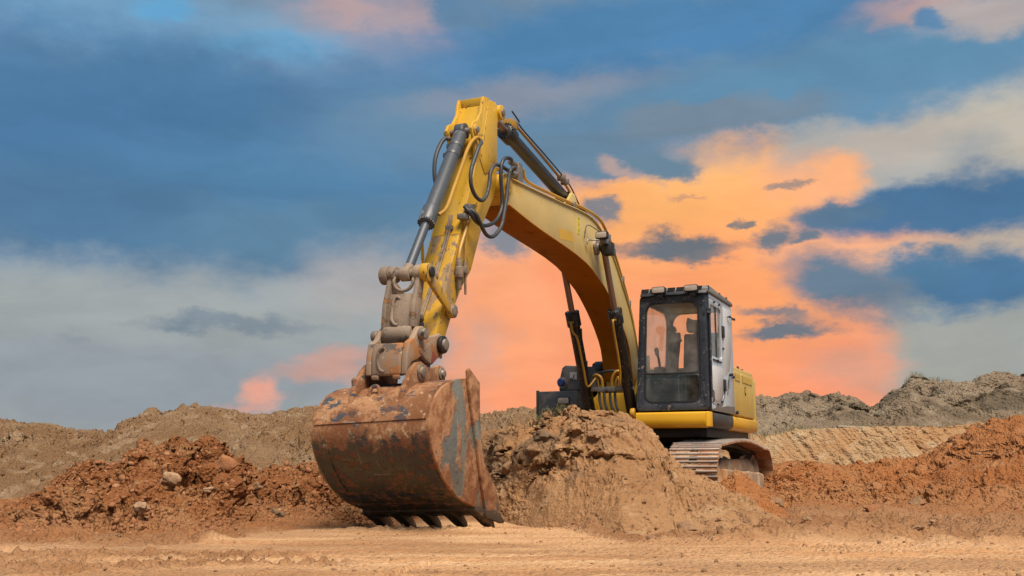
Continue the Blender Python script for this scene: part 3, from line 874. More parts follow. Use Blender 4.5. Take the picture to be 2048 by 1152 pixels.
def mound_relief(X, Y, Z, t):
    # broken, undercut upper face over a loose lower apron
    up = sstep(.15, .5, t) * sstep(1.15, .85, t)
    n = fbm(X, Y, Z, .75, 4, 31, .55)
    led = np.sin((Z * 1.0 + .25 * n + .06 * X) * 17)
    cut = up * sstep(.5, .2, Z * 0 + np.abs((X - .45) / 2.1))
    Y2 = Y - cut * (.012 * led + .24 * n)
    hollow = np.exp(-(((X - 1.12) / .30) ** 2 + ((Z - .66) / .16) ** 2)) + .9 * np.exp(-(((X - .05) / .30) ** 2 + ((Z - .45) / .2) ** 2)) + .6 * np.exp(-(((X + .25) / .35) ** 2 + ((Z - .75) / .13) ** 2))
    Y2 = Y2 + .10 * hollow * (t < 1.0) * (.6 + .8 * np.abs(n))
    spur = np.exp(-(((X - 1.42 - .35 * (.9 - Z)) / .13) ** 2)) * sstep(.25, .5, Z)
    Y2 = Y2 - .12 * spur * (t < 1.05)
    return X, Y2, Z + .03 * n * up


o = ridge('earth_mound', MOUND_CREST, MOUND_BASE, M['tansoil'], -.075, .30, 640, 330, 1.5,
          [(.9, .045, 3, False), (.32, lambda X, Y, Z: .018 + .036 * sstep(1.25, .5, X) * sstep(.3, .55, Z), 4, True), (.55, lambda X, Y, Z: .03 + .045 * sstep(1.3, .6, X) * sstep(.15, .5, Z), 3, False), (.11, lambda X, Y, Z: .012 + .012 * sstep(.3, .6, Z), 4, True), (.04, .006, 3, True)], 40, 1.05, -.05, mound_relief, rills=(.22, .8, .06),
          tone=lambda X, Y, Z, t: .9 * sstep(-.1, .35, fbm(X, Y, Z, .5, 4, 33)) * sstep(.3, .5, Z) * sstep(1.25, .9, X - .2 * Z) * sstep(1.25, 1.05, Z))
tag(o, 'tan earth mound with crumbling face in front of the cab')

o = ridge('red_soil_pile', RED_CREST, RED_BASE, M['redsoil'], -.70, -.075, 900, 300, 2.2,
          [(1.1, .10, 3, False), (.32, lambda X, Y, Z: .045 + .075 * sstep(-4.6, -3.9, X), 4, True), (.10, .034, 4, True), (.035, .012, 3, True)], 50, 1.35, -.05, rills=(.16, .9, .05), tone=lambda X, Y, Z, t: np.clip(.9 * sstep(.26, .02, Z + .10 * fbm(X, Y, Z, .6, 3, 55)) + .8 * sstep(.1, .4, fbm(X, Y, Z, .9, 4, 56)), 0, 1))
tag(o, 'long pile of red brown dug soil left of the bucket')


def far_relief(X, Y, Z, t):
    gul = fbm(X * 1.0, Y * .25, Z * .2, 1.4, 4, 61)
    return X, Y + .6 * gul * sstep(.1, .6, t), Z + .10 * gul * sstep(.2, .6, t) * sstep(1.1, .9, t)


o = ridge('far_ridge', FAR_CREST, 17.0, M['farsoil'], -.82, .20, 900, 170, 8,
          [(2.2, .13, 4, False), (.5, .09, 4, True), (.16, .045, 3, True), (.06, .015, 1, True)], 60, 1.0, -.1, far_relief, rills=(.6, .7, .16), patch_size=2.2)
tag(o, 'rough grey tan soil ridge behind the red pile')


def spoil_relief(X, Y, Z, t):
    n = fbm(X, Y, Z, 1.5, 4, 71, .55)
    return X, Y - .40 * n * sstep(.05, .4, t), Z + .22 * n * sstep(.1, .5, t) * sstep(1.15, .8, t)


o = ridge('spoil_ridge', SPOIL_CREST, 27.2, M['spoil'], .15, .92, 800, 150, 8,
          [(1.3, .14, 4, False), (.45, .075, 4, True), (.15, .03, 3, True)], 70, .9, 1.25, spoil_relief, front_extra=.01, rills=(.7, .8, .16), patch_size=2.2, tone=lambda X, Y, Z, t: .9 * sstep(.05, .35, fbm(X, Y, Z * 2, 1.6, 4, 75)) * sstep(1.6, 2.1, Z))
tag(o, 'high grey spoil ridge at the right skyline')


def bank_relief(X, Y, Z, t):
    # rain gullies run down the cut, leaning to one side
    k = X + .55 * Z
    g = fbm(k * 1.0, 0 * X + 3, 0 * X, .55, 3, 81, .6, True) + .5 * fbm(k, 0 * X + 9, .25 * Z, .2, 2, 82, .6, True)
    return X, Y - .055 * g * sstep(.0, .25, t) * sstep(1.15, .95, t), Z + .03 * g * sstep(.8, 1, t)


o = ridge('cut_bank', BANK_TOP, [(4.4, 26.1), (8, 25.2), (12, 24.5), (22, 23.2)], M['bank'], .16, .92, 900, 130, 3.0,
          [(.9, .05, 3, False), (.25, .03, 3, True), (.09, .012, 2, True)], 80, -1, .15, bank_relief, backdrop=-1.25)
tag(o, 'steep tan cut bank scored by rain gullies below the spoil ridge')

o = ridge('orange_soil_slope', RSLOPE_CREST, RSLOPE_BASE, M['rslope'], .17, .90, 800, 230, 4.5,
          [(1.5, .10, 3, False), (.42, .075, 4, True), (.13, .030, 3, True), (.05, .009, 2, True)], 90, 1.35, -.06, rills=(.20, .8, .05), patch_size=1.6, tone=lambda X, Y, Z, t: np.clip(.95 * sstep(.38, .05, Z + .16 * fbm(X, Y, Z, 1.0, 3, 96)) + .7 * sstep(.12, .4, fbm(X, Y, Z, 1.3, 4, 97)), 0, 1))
tag(o, 'slope of loose orange brown soil rising to the right')

HEAP_BASE = [(2.2, 12.4), (2.6, 12.1), (3.0, 12.0), (3.5, 12.4)]
o = ridge('orange_soil_heap', HEAP_CREST, HEAP_BASE, M['rslope'], .175, .262, 200, 120, .75,
          [(.5, .05, 3, False), (.16, .03, 4, True), (.05, .010, 3, True)], 95, 1.0, -.05, rills=(.10, .8, .03))
tag(o, 'small orange soil heap against the crawler track')


# ------------------------------------------------------------------ loose clods and stones
def rock_mesh(seed, sub=2, flat=.7, jag=.28):
    bm = bmesh.new()
    bmesh.ops.create_icosphere(bm, subdivisions=sub, radius=1)
    r = np.random.default_rng(seed)
    P = np.array([v.co[:] for v in bm.verts])
    cuts = r.normal(size=(9, 3)); cuts /= np.linalg.norm(cuts, axis=1, keepdims=True); lim = r.uniform(.55, .9, 9)
    for c, l in zip(cuts, lim):
        k = P @ c; over = np.maximum(k - l, 0); P = P - over[:, None] * c[None, :] * .92
    n = fbm(P[:, 0], P[:, 1], P[:, 2], .8, 3, seed % 50)
    P = P * (1 + jag * n[:, None]) * np.array([1.0, .8, flat])
    for v, p in zip(bm.verts, P): v.co = p
    me = bpy.data.meshes.new('rock')
    bm.to_mesh(me); bm.free()
    me.polygons.foreach_set('use_smooth', [True] * len(me.polygons))
    me.set_sharp_from_angle(angle=math.radians(40))
    return me


def surface_z(grid, x, y):
    X, Y, Z = GRIDS[grid]
    k = np.argmin((X - x) ** 2 + (Y - y) ** 2)
    return float(Z.ravel()[k])


def scatter(name, mat, grids, count, smin, smax, seed, label, cat='soil'):
    """thousands of crumbs nobody could count: one object"""
    r = np.random.default_rng(seed)
    protos = []
    for k in range(6):
        me = rock_mesh(seed * 10 + k, 1, .6, .6)
        P = np.zeros(len(me.vertices) * 3); me.vertices.foreach_get('co', P); P = P.reshape(-1, 3)
        F = np.array([p.vertices[:] for p in me.polygons]); protos.append((P, F)); bpy.data.meshes.remove(me)
    V = []; FF = []; base = 0
    for (gname, w, accept) in grids:
        X, Y, Z = GRIDS[gname]
        n = int(count * w)
        idx = r.integers(0, X.size, n * 3)
        px, py, pz = X.ravel()[idx], Y.ravel()[idx], Z.ravel()[idx]
        ok = (pz > -.06) & accept(px, py, pz)
        px, py, pz = px[ok][:n], py[ok][:n], pz[ok][:n]
        for i in range(len(px)):
            s = smin * (smax / smin) ** (r.random() ** 3.2)
            P, F = protos[r.integers(6)]
            q = r.normal(size=4); q /= np.linalg.norm(q); a, b, c, d = q
            R = np.array([[1 - 2 * (c * c + d * d), 2 * (b * c - a * d), 2 * (b * d + a * c)], [2 * (b * c + a * d), 1 - 2 * (b * b + d * d), 2 * (c * d - a * b)], [2 * (b * d - a * c), 2 * (c * d + a * b), 1 - 2 * (b * b + c * c)]])
            V.append((P * s) @ R.T + np.array([px[i], py[i], pz[i] + s * .02])); FF.append(F + base); base += len(P)
    V = np.concatenate(V).astype(np.float32); F = np.concatenate(FF).astype(np.int32)
    me = bpy.data.meshes.new(name)
    me.vertices.add(len(V)); me.vertices.foreach_set('co', V.ravel())
    me.loops.add(F.size); me.loops.foreach_set('vertex_index', F.ravel())
    me.polygons.add(len(F)); me.polygons.foreach_set('loop_start', np.arange(0, F.size, 3, dtype=np.int32))
    me.update(calc_edges=True)
    me.materials.append(mat)
    o = link(name, me)
    tag(o, label, cat, None, 'stuff')


far = lambda x, y, z: np.ones_like(x, bool)
scatter('ground_crumbs', M['clodbrown'], [('ground', .45, lambda x, y, z: (y > 4.5) & (y < 12) & ((y > 7.9 - .05 * x) | (np.abs(y - 7.1 - .06 * x) < .3) | (np.abs(y - 6.15 + .05 * x) < .25))),
                                          ('ground', .05, lambda x, y, z: (y > 4.5) & (y < 9)), ('earth_mound', .35, far)], 12000, .003, .022, 5,
        'small brown soil crumbs strewn over ground and mound')
scatter('red_crumbs', M['clodred'], [('red_soil_pile', .7, far), ('orange_soil_slope', .3, far)], 12000, .005, .045, 6,
        'red brown crumbs and lumps strewn over the soil piles')
scatter('mound_clods', M['clodbrown'], [('earth_mound', .6, far), ('ground', .4, lambda x, y, z: (y > 7.9) & (y < 10.5) & (x > .4))], 800, .012, .042, 15,
        'brown clods rolled to the foot of the tan mound')
scatter('pile_clods', M['clodred'], [('red_soil_pile', .75, lambda x, y, z: x > -4.4), ('orange_soil_slope', .25, far)], 900, .02, .065, 16,
        'larger red brown clods lying in the soil piles')
scatter('ridge_crumbs', M['farsoil'], [('far_ridge', 1, lambda x, y, z: z > .3)], 5000, .012, .07, 8, 'grey tan lumps strewn over the far ridge')


# ------------------------------------------------------------------ the excavator (x = its left, y = its rear, z = up)
EX = link('excavator', None)
EX.location = (1.3395, 14.921, 0)
EX.rotation_euler = (0, 0, math.radians(-24))
tag(EX, 'yellow crawler excavator with rusty bucket resting on the ground', 'excavator')


# ---- crawler tracks
def track_path():
    pts = []
    c0, r0 = (.055, .44), .41          # front wheel
    for k in range(13):
        w = math.radians(262 - 180 * k / 12 + 8)
        pts.append((c0[0] + r0 * math.cos(w), c0[1] + r0 * math.sin(w)))
    pts += [(.55, .885), (1.0, .915), (1.5, .93), (2.0, .92), (2.5, .885), (2.95, .84)]
    c1, r1 = (3.27, .43), .40
    for k in range(13):
        w = math.radians(88 - 176 * k / 12)
        pts.append((c1[0] + r1 * math.cos(w), c1[1] + r1 * math.sin(w)))
    return pts


def resample(pts, step):
    P = [Vector((p[0], p[1])) for p in pts]; P.append(P[0])
    L = [0]
    for a, b in zip(P, P[1:]): L.append(L[-1] + (b - a).length)
    n = round(L[-1] / step); st = L[-1] / n
    out = []
    for k in range(n):
        s = k * st
        i = max(j for j in range(len(L)) if L[j] <= s + 1e-9); i = min(i, len(P) - 2)
        t = (s - L[i]) / max(L[i + 1] - L[i], 1e-9)
        out.append((P[i].lerp(P[i + 1], t), (P[i + 1] - P[i]).normalized()))
    return out, st


PATH = track_path()
SHOES, PITCH = resample(PATH, .19)
g = G()
hw, hp = .34, PITCH * .485
g.box(-hw, -.055, -hp, hp, -.012, .012); g.box(.055, hw, -hp, hp, -.012, .012); g.box(-.055, .055, -hp * .35, hp * .35, -.012, .012)
g.cur = 1
for yy, hh in ((-hp * .80, .030), (-hp * .05, .022), (hp * .70, .026)):
    a = -hw
    while a < hw - 1e-6:
        b = min(hw, a + random.uniform(.10, .26))
        h2 = hh * random.uniform(.8, 1.05)
        g.prism([(yy - .011, .010), (yy + .011, .010), (yy + .006, .012 + h2), (yy - .006, .012 + h2)], a, b)
        a = b
g.cur = 0
for xx in (-.10, .10): g.cyl((xx, hp * .3, .012), (xx, hp * .3, .026), .012, seg=8)
shoe0 = g.build('track_shoe', [M['shoe'], M['shoeedge']], None)
SHOE_ME = shoe0.data
bpy.data.objects.remove(shoe0)

for side in (1, -1):
    xc = 1.31 if side > 0 else -1.31
    g = G()
    inner = [p for p in PATH]
    cx = sum(p[0] for p in inner) / len(inner)
    for xo in (-.075, .075):             # the two chains of links
        q = []
        for (p, d) in SHOES:
            nrm = Vector((d.y, -d.x)); nrm = nrm if (p + nrm * .1 - Vector((1.7, .45))).length > (p - nrm * .1 - Vector((1.7, .45))).length else -nrm
            a = p - nrm * .02; b = p - nrm * .085
            t = d * PITCH * .56
            g.prism([tuple(a - t), tuple(a + t), tuple(b + t), tuple(b - t)], xc + xo - .02, xc + xo + .02)
    tr = g.build('crawler_track', M['dark'], EX)
    if side > 0: tr['label'] = 'left crawler track with rusty shoes and polished grousers'
    for (p, d) in SHOES:
        o = link('track_shoe', SHOE_ME, tr)
        nrm = Vector((d.y, -d.x))
        if (p + nrm * .1 - Vector((1.7, .45))).length < (p - nrm * .1 - Vector((1.7, .45))).length: nrm = -nrm
        zax = Vector((0, nrm.x, nrm.y)); xax = Vector((1, 0, 0)); yax = zax.cross(xax)
        m = Matrix((xax, yax, zax)).transposed().to_4x4(); m.translation = (xc, p.x, p.y)
        o.matrix_local = m
    g = G()
    g.prism([(.35, .22), (3.0, .22), (3.15, .34), (3.0, .60), (2.6, .68), (.8, .66), (.3, .50)], xc - .15, xc + .15)
    g.build('track_frame', M['mudcake'], EX, .03)
    for (yy, zz, rr) in ((.055, .44, .325), (3.27, .43, .315)):
        g = G()
        g.lathe((xc - .16, yy, zz), (xc + .16, yy, zz), [(0, .12), (0.02, rr * .75), (.06, rr * .8), (.06, rr), (.26, rr), (.26, rr * .8), (.30, rr * .75), (.32, .12)], 28)
        g.build('track_wheel', M['mudcake'], EX)
    for yy in (.62, 1.0, 1.38, 1.76, 2.14, 2.52, 2.88):
        g = G(); g.lathe((xc - .17, yy, .19), (xc + .17, yy, .19), [(0, .05), (.01, .10), (.10, .10), (.12, .075), (.22, .075), (.24, .10), (.33, .10), (.34, .05)], 18)
        g.build('track_roller', M['mudcake'], EX)

# mud packed into the near track, sloping down over the frame
def mud_pack(name, pts, seed):
    """pts: (y, top z) ridge line; sheet from the frame out to the shoe edge"""
    n, m_ = 70, 26
    ys = np.linspace(pts[0][0], pts[-1][0], n)[None, :]
    zt = np.interp(ys, [p[0] for p in pts], [p[1] for p in pts])
    t = np.linspace(0, 1, m_)[:, None]
    X = 1.30 + .335 * t + 0 * ys
    Z = zt - (zt - .10) * (t ** 1.6) * .92 + 0 * t
    Y = ys + 0 * t
    X, Y, Z = soil_relief(X, Y, Z, [(.35, .05, 3, False), (.12, .03, 4, True), (.04, .008, 2, True)], seed)
    o = grid_object(name, X, Y, Z, M['mudcake']); o.parent = EX
    return o


mud_pack('caked_mud', [(-.10, .42), (.12, .78), (.35, .82), (.8, .74), (1.2, .66), (1.6, .72), (2.2, .58), (2.8, .50), (3.25, .34)], 101)
g = G()
for k, (ya, yb, zb) in enumerate(((.35, .95, .30), (1.05, 1.75, .28), (1.9, 2.55, .26), (2.65, 3.1, .24))):
    g.prism([(ya, zb - .2), (yb, zb - .2), (yb - .03, zb + .20), (ya + .05, zb + .23)], 1.50, 1.61)
g.build('track_guard', M['mudcake'], EX, .03, 3)

g = G()
g.box(-1.0, 1.0, .9, 2.4, .48, .80); g.prism([(-1.0, .5), (1.0, .5), (.7, .86), (-.7, .86)], .8, 2.5, 'y')
g.build('undercarriage_frame', M['dark'], EX, .03)
g = G(); g.lathe((.1, 1.65, .80), (.1, 1.65, 1.12), [(0, .62), (.1, .66), (.12, .60), (.32, .60)], 40)
g.build('swing_ring', M['dark'], EX)

# ---- upper deck
g = G()
g.prism([(-1.18, .35), (-.45, .35), (-.42, .12), (.42, .12), (.44, .02), (1.42, .02), (1.44, 3.3), (1.2, 3.42), (-1.0, 3.42), (-1.18, 3.3)], 1.10, 1.27, 'z')
g.box(-1.05, 1.36, .35, 3.2, .965, 1.0995)
g.build('upper_deck', M['dark'], EX, .02)


def skirt(name, y0, y1, mat, xin=1.10, round_end=False):
    pr = [(xin, 1.30), (1.470, 1.30), (1.497, 1.285), (1.503, 1.22), (1.498, 1.15), (1.465, 1.105), (1.40, 1.092), (xin, 1.092)]
    g = G(); g.prism(pr, y0, y1, 'y')
    return g.build(name, mat, EX, .006)


g = G()
pr = [(.10, 1.302), (-.045, 1.302), (-.062, 1.285), (-.068, 1.20), (-.060, 1.14), (-.03, 1.10), (.03, 1.085), (.10, 1.085)]
g.prism(pr, .45, 1.44)
g.prism([(1.44, .10), (1.44, -.064), (1.478, -.050), (1.498, -.02), (1.503, .10)], 1.095, 1.302, 'z')
g.build('front_skirt', M['body_paint'], EX, .012, 3)
s_ = skirt('side_skirt', .104, 1.43, M['skirtgrey']); s_['label'] = 'scuffed charcoal skirt panel below the cab door'
skirt('rear_skirt', 1.436, 3.25, M['body_paint'])

# ---- engine hood and counterweight
def plan_round(x0, x1, y0, y1, r, n=8):
    out = [(x0, y0), (x1, y0)]
    for k in range(n + 1):
        w = math.radians(90 * k / n)
        out.append((x1 - r + r * math.cos(w), y1 - r + r * math.sin(w)))
    for k in range(n + 1):
        w = math.radians(90 + 90 * k / n)
        out.append((x0 + r + r * math.cos(w), y1 - r + r * math.sin(w)))
    return out


g = G(); g.prism(plan_round(-.40, 1.475, 1.60, 3.12, .02), 1.31, 2.06, 'z')
g.build('engine_hood', M['hood_paint'], EX, .07, 4)
g = G(); g.prism(plan_round(-1.20, 1.49, 3.13, 3.52, .30), 1.095, 1.98, 'z')
g.build('counterweight', M['hood_paint'], EX, .06, 4)
for (ya, yb) in ((1.625, 2.10), (2.12, 3.10)):
    g = G(); g.prism(rrect(ya, yb, 1.325, 1.985, .03, 3), 1.474, 1.492)
    d = g.build('hood_door', M['hood_paint'], EX, .006)
    va, vb = (1.66, 2.03) if ya < 2 else (2.20, 2.95)
    g = G(); g.box(1.4925, 1.4965, va, vb, 1.85, 1.955)
    v = g.build('vent_grille', M['cabstripe'], d)
    g = G()
    k = va + .02
    while k < vb - .02:
        g.box(1.4965, 1.505, k, k + .018, 1.853, 1.952); k += .042
    g.build('vent_slats', M['hood_paint'], d)
    if ya > 2:
        g = G(); g.prism(rrect(2.36, 2.44, 1.66, 1.80, .03, 4), 1.4925, 1.497); g.build('door_latch', M['dark'], d)
        g = G(); g.box(1.4975, 1.506, 2.375, 2.425, 1.70, 1.77); g.build('latch_handle', M['hood_paint'], d)
    else:
        g = G(); g.cyl((1.492, 1.66, 1.36), (1.53, 1.66, 1.36), .028, seg=12); g.build('rubber_stop', M['interiordark'], d)
g = G(); g.tube([(1.2, 3.25, 1.96), (1.2, 3.25, 2.16), (1.2, 3.30, 2.20), (1.2, 3.36, 2.16), (1.2, 3.36, 1.96)], .014, 8)
g.box(1.17, 1.30, 3.22, 3.25, 2.12, 2.15)
g.build('rear_grab_rail', M['dark'], EX)
g = G(); g.box(-1.15, -.45, 1.25, 3.10, 1.28, 1.93); g.build('pump_cover', M['boxgrey'], EX, .05, 3)

# ---- tool box, tank and lamp at the right front corner
g = G(); g.box(-1.18, -.55, .30, 1.20, 1.16, 1.665)
tb = g.build('tool_box', M['boxgrey'], EX, .02, 2)
g = G(); g.box(-1.20, -1.16, .285, .33, 1.16, 1.68); g.build('corner_guard', M['skirtgrey'], tb, .008)
g = G(); g.prism(rrect(-.865, -.665, 1.465, 1.575, .025, 4), .285, .302, 'y')
hl = g.build('headlamp', M['dark'], EX, .004)
g = G(); g.prism(rrect(-.850, -.680, 1.478, 1.562, .02, 4), .278, .284, 'y'); g.build('headlamp_lens', M['lens'], hl, .003)
g = G(); g.prism([(-.91, 1.67), (-.31, 1.67), (-.31, 2.02), (-.80, 2.06), (-.855, 2.03), (-.885, 1.90)], .46, 1.24, 'y')
g.build('fuel_tank', M['boxgrey'], EX, .035, 3)
g = G(); g.lathe((-.835, .46, 1.80), (-.835, .40, 1.80), [(0, .085), (.02, .085), (.02, .062), (.05, .062), (.06, .05)], 20); fc = g.build('filler_neck', M['steel'], EX)
g = G(); g.lathe((-.835, .40, 1.80), (-.835, .35, 1.80), [(0, .058), (.035, .058), (.05, .045)], 18); g.build('filler_cap', M['bluecap'], fc)
g = G(); g.box(-.72, -.61, .445, .458, 1.84, 1.95); p_ = g.build('sky_gap_plate', M['paper'], EX)  # pale plate added where sky shows through; the sky's tone is its colour
g = G(); g.box(-.715, -.665, .440, .4445, 1.845, 1.862); g.box(-.66, -.645, .440, .4445, 1.86, 1.91); g.build('sky_gap_marks', M['ink'], p_)
g = G(); g.box(-.62, -.50, .52, .64, 2.05, 2.13); g.tube([(-.57, .58, 2.12), (-.57, .58, 2.40), (-.575, .58, 2.62)], .012, 8)
g.build('mirror_post', M['dark'], EX, .005)
g = G(); g.prism([(.55, 1.98), (.95, 1.98), (.95, 2.06), (.75, 2.13), (.60, 2.08)], -.42, -.27)
g.build('valve_cover', M['skirtgrey'], EX, .02)

# ---- boom foot mount
for xs in (-.275, .275):
    g = G(); g.prism([(.18, 1.27), (1.25, 1.27), (1.22, 1.72), (.98, 1.92), (.72, 1.86), (.46, 1.60), (.22, 1.52)], xs - .03, xs + .03)
    g.build('mount_plate', M['arm_paint'], EX, .012)
g = G(); g.box(-.245, .245, .42, .46, 1.27, 1.62); g.build('mount_crossplate', M['arm_paint'], EX, .01)
g = G(); g.cyl((-.36, .86, 1.66), (.36, .86, 1.66), .075); g.build('foot_pin', M['pinsteel'], EX, .008)

# ---- boom: box section, banana profile
TOP = [(-3.80, 3.755), (-3.2, 3.785), (-2.667, 3.815), (-2.1, 3.85), (-1.633, 3.885), (-1.30, 3.90), (-1.10, 3.893), (-.93, 3.868), (-.80, 3.832), (-.62, 3.765), (-.427, 3.668), (-.25, 3.555), (-.087, 3.434),
       (.06, 3.305), (.199, 3.172), (.35, 3.04), (.498, 2.895), (.66, 2.70), (.80, 2.48), (.93, 2.18), (1.02, 1.85), (1.03, 1.62)]
LOW = [(.98, 1.53), (.86, 1.49), (.74, 1.52), (.66, 1.62), (.595, 1.80), (.545, 1.98), (.50, 2.14), (.44, 2.28), (.34, 2.40), (.19, 2.53), (.02, 2.66), (-.158, 2.775), (-.32, 2.865), (-.476, 2.945), (-.62, 3.01), (-.78, 3.06),
       (-.95, 3.115), (-1.12, 3.175), (-1.35, 3.225), (-1.745, 3.272), (-2.2, 3.305), (-2.6, 3.327), (-3.0, 3.352), (-3.3, 3.378), (-3.86, 3.44)]
g = G(); g.prism(TOP + LOW, -.20, .20)
BOOM = g.build('boom', M['boom_paint'], EX, .008, 2, 40)
BOOM['label'] = 'faded yellow gooseneck boom'
# flanges: top and bottom plates stand slightly proud of the webs
def strip(line, inset, thick, hw_, name, mat=None):
    P = [Vector(p) for p in line]
    a, b = [], []
    for i, p in enumerate(P):
        d = (P[min(i + 1, len(P) - 1)] - P[max(i - 1, 0)]).normalized(); n = Vector((-d.y, d.x))
        a.append(p + n * inset); b.append(p + n * (inset + thick))
    g = G(); k = len(P); vs = []
    for x in (-hw_, hw_): vs += [(x, q.x, q.y) for q in a] + [(x, q.x, q.y) for q in b]
    fs = []
    for i in range(k - 1):
        for (p, q) in ((0, k), (k, 3 * k), (3 * k, 2 * k), (2 * k, 0)):
            fs.append((p + i, p + i + 1, q + i + 1, q + i))
    fs += [(0, k, 3 * k, 2 * k), (k - 1, 2 * k - 1, 4 * k - 1, 3 * k - 1)]
    g.add(vs, fs)
    return g.build(name, mat or M['boom_paint'], BOOM, .004)


strip(TOP[:-2], -.004, .016, .222, 'top_flange')
strip(LOW[4:], -.004, .016, .222, 'bottom_flange', M['under_shade_paint'])
g = G(); g.box(.2005, .2035, -1.748, -1.735, 3.285, 3.870); g.build('weld_seam', M['boom_paint'], BOOM)
g = G(); g.prism([(-1.640, 3.792), (-1.548, 3.800), (-1.565, 3.568), (-1.648, 3.563)], .2005, .2045)
dc = g.build('yellow_sticker', M['decal'], BOOM)
g = G()
for (y0, z0, y1, z1) in ((-1.615, 3.785, -1.575, 3.778), (-1.60, 3.725, -1.585, 3.705), (-1.61, 3.69, -1.59, 3.695), (-1.60, 3.64, -1.58, 3.628), (-1.625, 3.62, -1.61, 3.60), (-1.595, 3.595, -1.585, 3.612)):
    g.prism([(y0, z0), (y1, z1), (y1 + .004, z1 - .012), (y0 + .004, z0 - .012)], .205, .2062)
g.build('sticker_print', M['ink'], dc)
g = G(); g.prism([(-2.33, 3.50), (-1.83, 3.55), (-1.80, 3.42), (-2.28, 3.37)], .2003, .2016)
g.build('paint_patch', M['arm_paint'], BOOM)
# tip boss and fork
g = G(); g.cyl((-.235, -3.95, 3.635), (.235, -3.95, 3.635), .135, seg=28)
g.cyl((-.262, -3.95, 3.635), (.262, -3.95, 3.635), .085, seg=24); g.build('tip_boss', M['arm_paint'], BOOM, .01)
g = G(); g.prism([(-3.80, 3.755), (-3.86, 3.44), (-4.0, 3.50), (-4.05, 3.62), (-3.98, 3.74)], -.19, .19)
g.build('tip_casting', M['arm_paint'], BOOM, .015)
# lugs for the boom cylinders and the arm cylinder
g = G(); g.cyl((-.40, -.93, 3.52), (.40, -.93, 3.52), .06, seg=20); g.cyl((-.235, -.93, 3.52), (.235, -.93, 3.52), .11, seg=24); g.build('cylinder_pin', M['pinsteel'], BOOM, .006)
for xs in (-.10, .10):
    g = G(); g.prism([(-1.95, 3.86), (-1.30, 3.905), (-1.38, 4.02), (-1.50, 4.14), (-1.60, 4.14), (-1.72, 4.03)], xs - .02, xs + .02); g.build('cylinder_lug', M['boom_paint'], BOOM, .008)


def tv(p, x): return (x, p[0], p[1])


# ---- hydraulic cylinders
def ram(name, p0, p1, x, tube_len, r, rr, mat, rodmat, collar=.0, head=.16, eye=True, pm=None):
    """tube from p0 along to p1; the rod runs out to p1"""
    a = Vector(tv(p0, x)); b = Vector(tv(p1, x)); d = (b - a).normalized(); L = (b - a).length
    g = G()
    g.cyl(a - Vector((.055, 0, 0)), a + Vector((.055, 0, 0)), r * 1.15, seg=24)
    g.lathe(a, b, [(.03, r * .8), (.07, r), (tube_len - head, r), (tube_len - head + .01, r + collar), (tube_len - .02, r + collar), (tube_len, r * .85)], 28)
    for k in range(18):          # head bolts
        w = 2 * math.pi * k / 18
        e = d.orthogonal().normalized(); f = d.cross(e)
        q = a + d * (tube_len - .03) + (e * math.cos(w) + f * math.sin(w)) * (r + collar - .006)
        g.cyl(q, q + d * .03, .010, seg=6)
    o = g.build(name, mat, EX, .004)
    g = G(); g.cyl(a + d * (tube_len - .03), b - d * rr, rr, seg=24); g.build('piston_rod', rodmat, o)
    if eye:
        g = G(); g.lathe(b - Vector((.05, 0, 0)), b + Vector((.05, 0, 0)), [(0, rr * 1.55), (.1, rr * 1.55)], 24); g.cyl(b - d * rr * 2.2, b, rr * 1.15, seg=20)
        g.build('rod_eye', pm or mat, o, .006)
    return o, d


for xs in (-.315, .315):
    o, d = ram('boom_cylinder', (.33, 1.12), (-.93, 3.52), xs, 1.80, .079, .043, M['black'], M['dullrod'], .022, .22)
    a = Vector(tv((.33, 1.12), xs))
    sx = xs
    # feed pipe down the front of the tube to the manifold bar
    fr = Vector((0, -d.z, d.y)); fr = -fr if fr.y > 0 else fr
    q = lambda s, off, dx=0: tuple(a + d * s + fr * off + Vector((dx, 0, 0)))
    inn = .07 if xs < 0 else -.07
    g = G(); g.tube([q(1.68, .09), q(1.66, .135, inn * .1), q(1.54, .135, inn * .2), q(1.42, .12, inn * .8 if xs < 0 else -.02), q(.95, .115, inn * .9 if xs < 0 else -.03), q(.70, .12, inn * 1.1), (xs * .52, .06, 1.82), (xs * .42, .06, 1.74), (xs * .42, .08, 1.62)], .0155, 10)
    g.box(xs - .035, xs + .035, q(1.68, .08)[1] - .02, q(1.68, .08)[1] + .06, q(1.68, .08)[2] - .02, q(1.68, .08)[2] + .03)
    g.build('feed_pipe', M['pipe_paint'], o)
g = G(); g.box(-.40, .40, .03, .065, 1.625, 1.685); g.box(-.14, -.03, .0, .029, 1.612, 1.668); g.box(.03, .14, .0, .029, 1.612, 1.668)
g.build('manifold_bar', M['steel'], EX, .008)
for (x0, hh) in ((-.20, 1.86), (.20, 1.90)):
    g = G(); g.tube([(x0 * .35, .06, 1.66), (x0 * .4, .05, 1.80), (x0 * .75, .05, hh), (x0 * 1.1, .10, hh - .02), (x0 * 1.2, .35, hh - .05)], .022, 10)
    g.build('feed_elbow', M['pipe_paint'], EX)
for k, xx in enumerate((-.115, -.04, .045, .12)):
    g = G(); g.tube([(xx, .045, 1.62), (xx + .01, .03, 1.48), (xx + .045, .04, 1.34), (xx + .06, .20, 1.20)], .020, 10); g.build('deck_hose', M['hosegrey'], EX)
g = G(); g.tube([(-.28, .2, 1.88), (0, .16, 1.92), (.28, .18, 1.90)], .02, 10); g.build('crossover_hose', M['hose'], EX)
g = G(); g.cyl((.36, .02, 1.30), (.42, .02, 1.30), .07, seg=18); g.build('deck_eye', M['pipe_paint'], EX, .01)

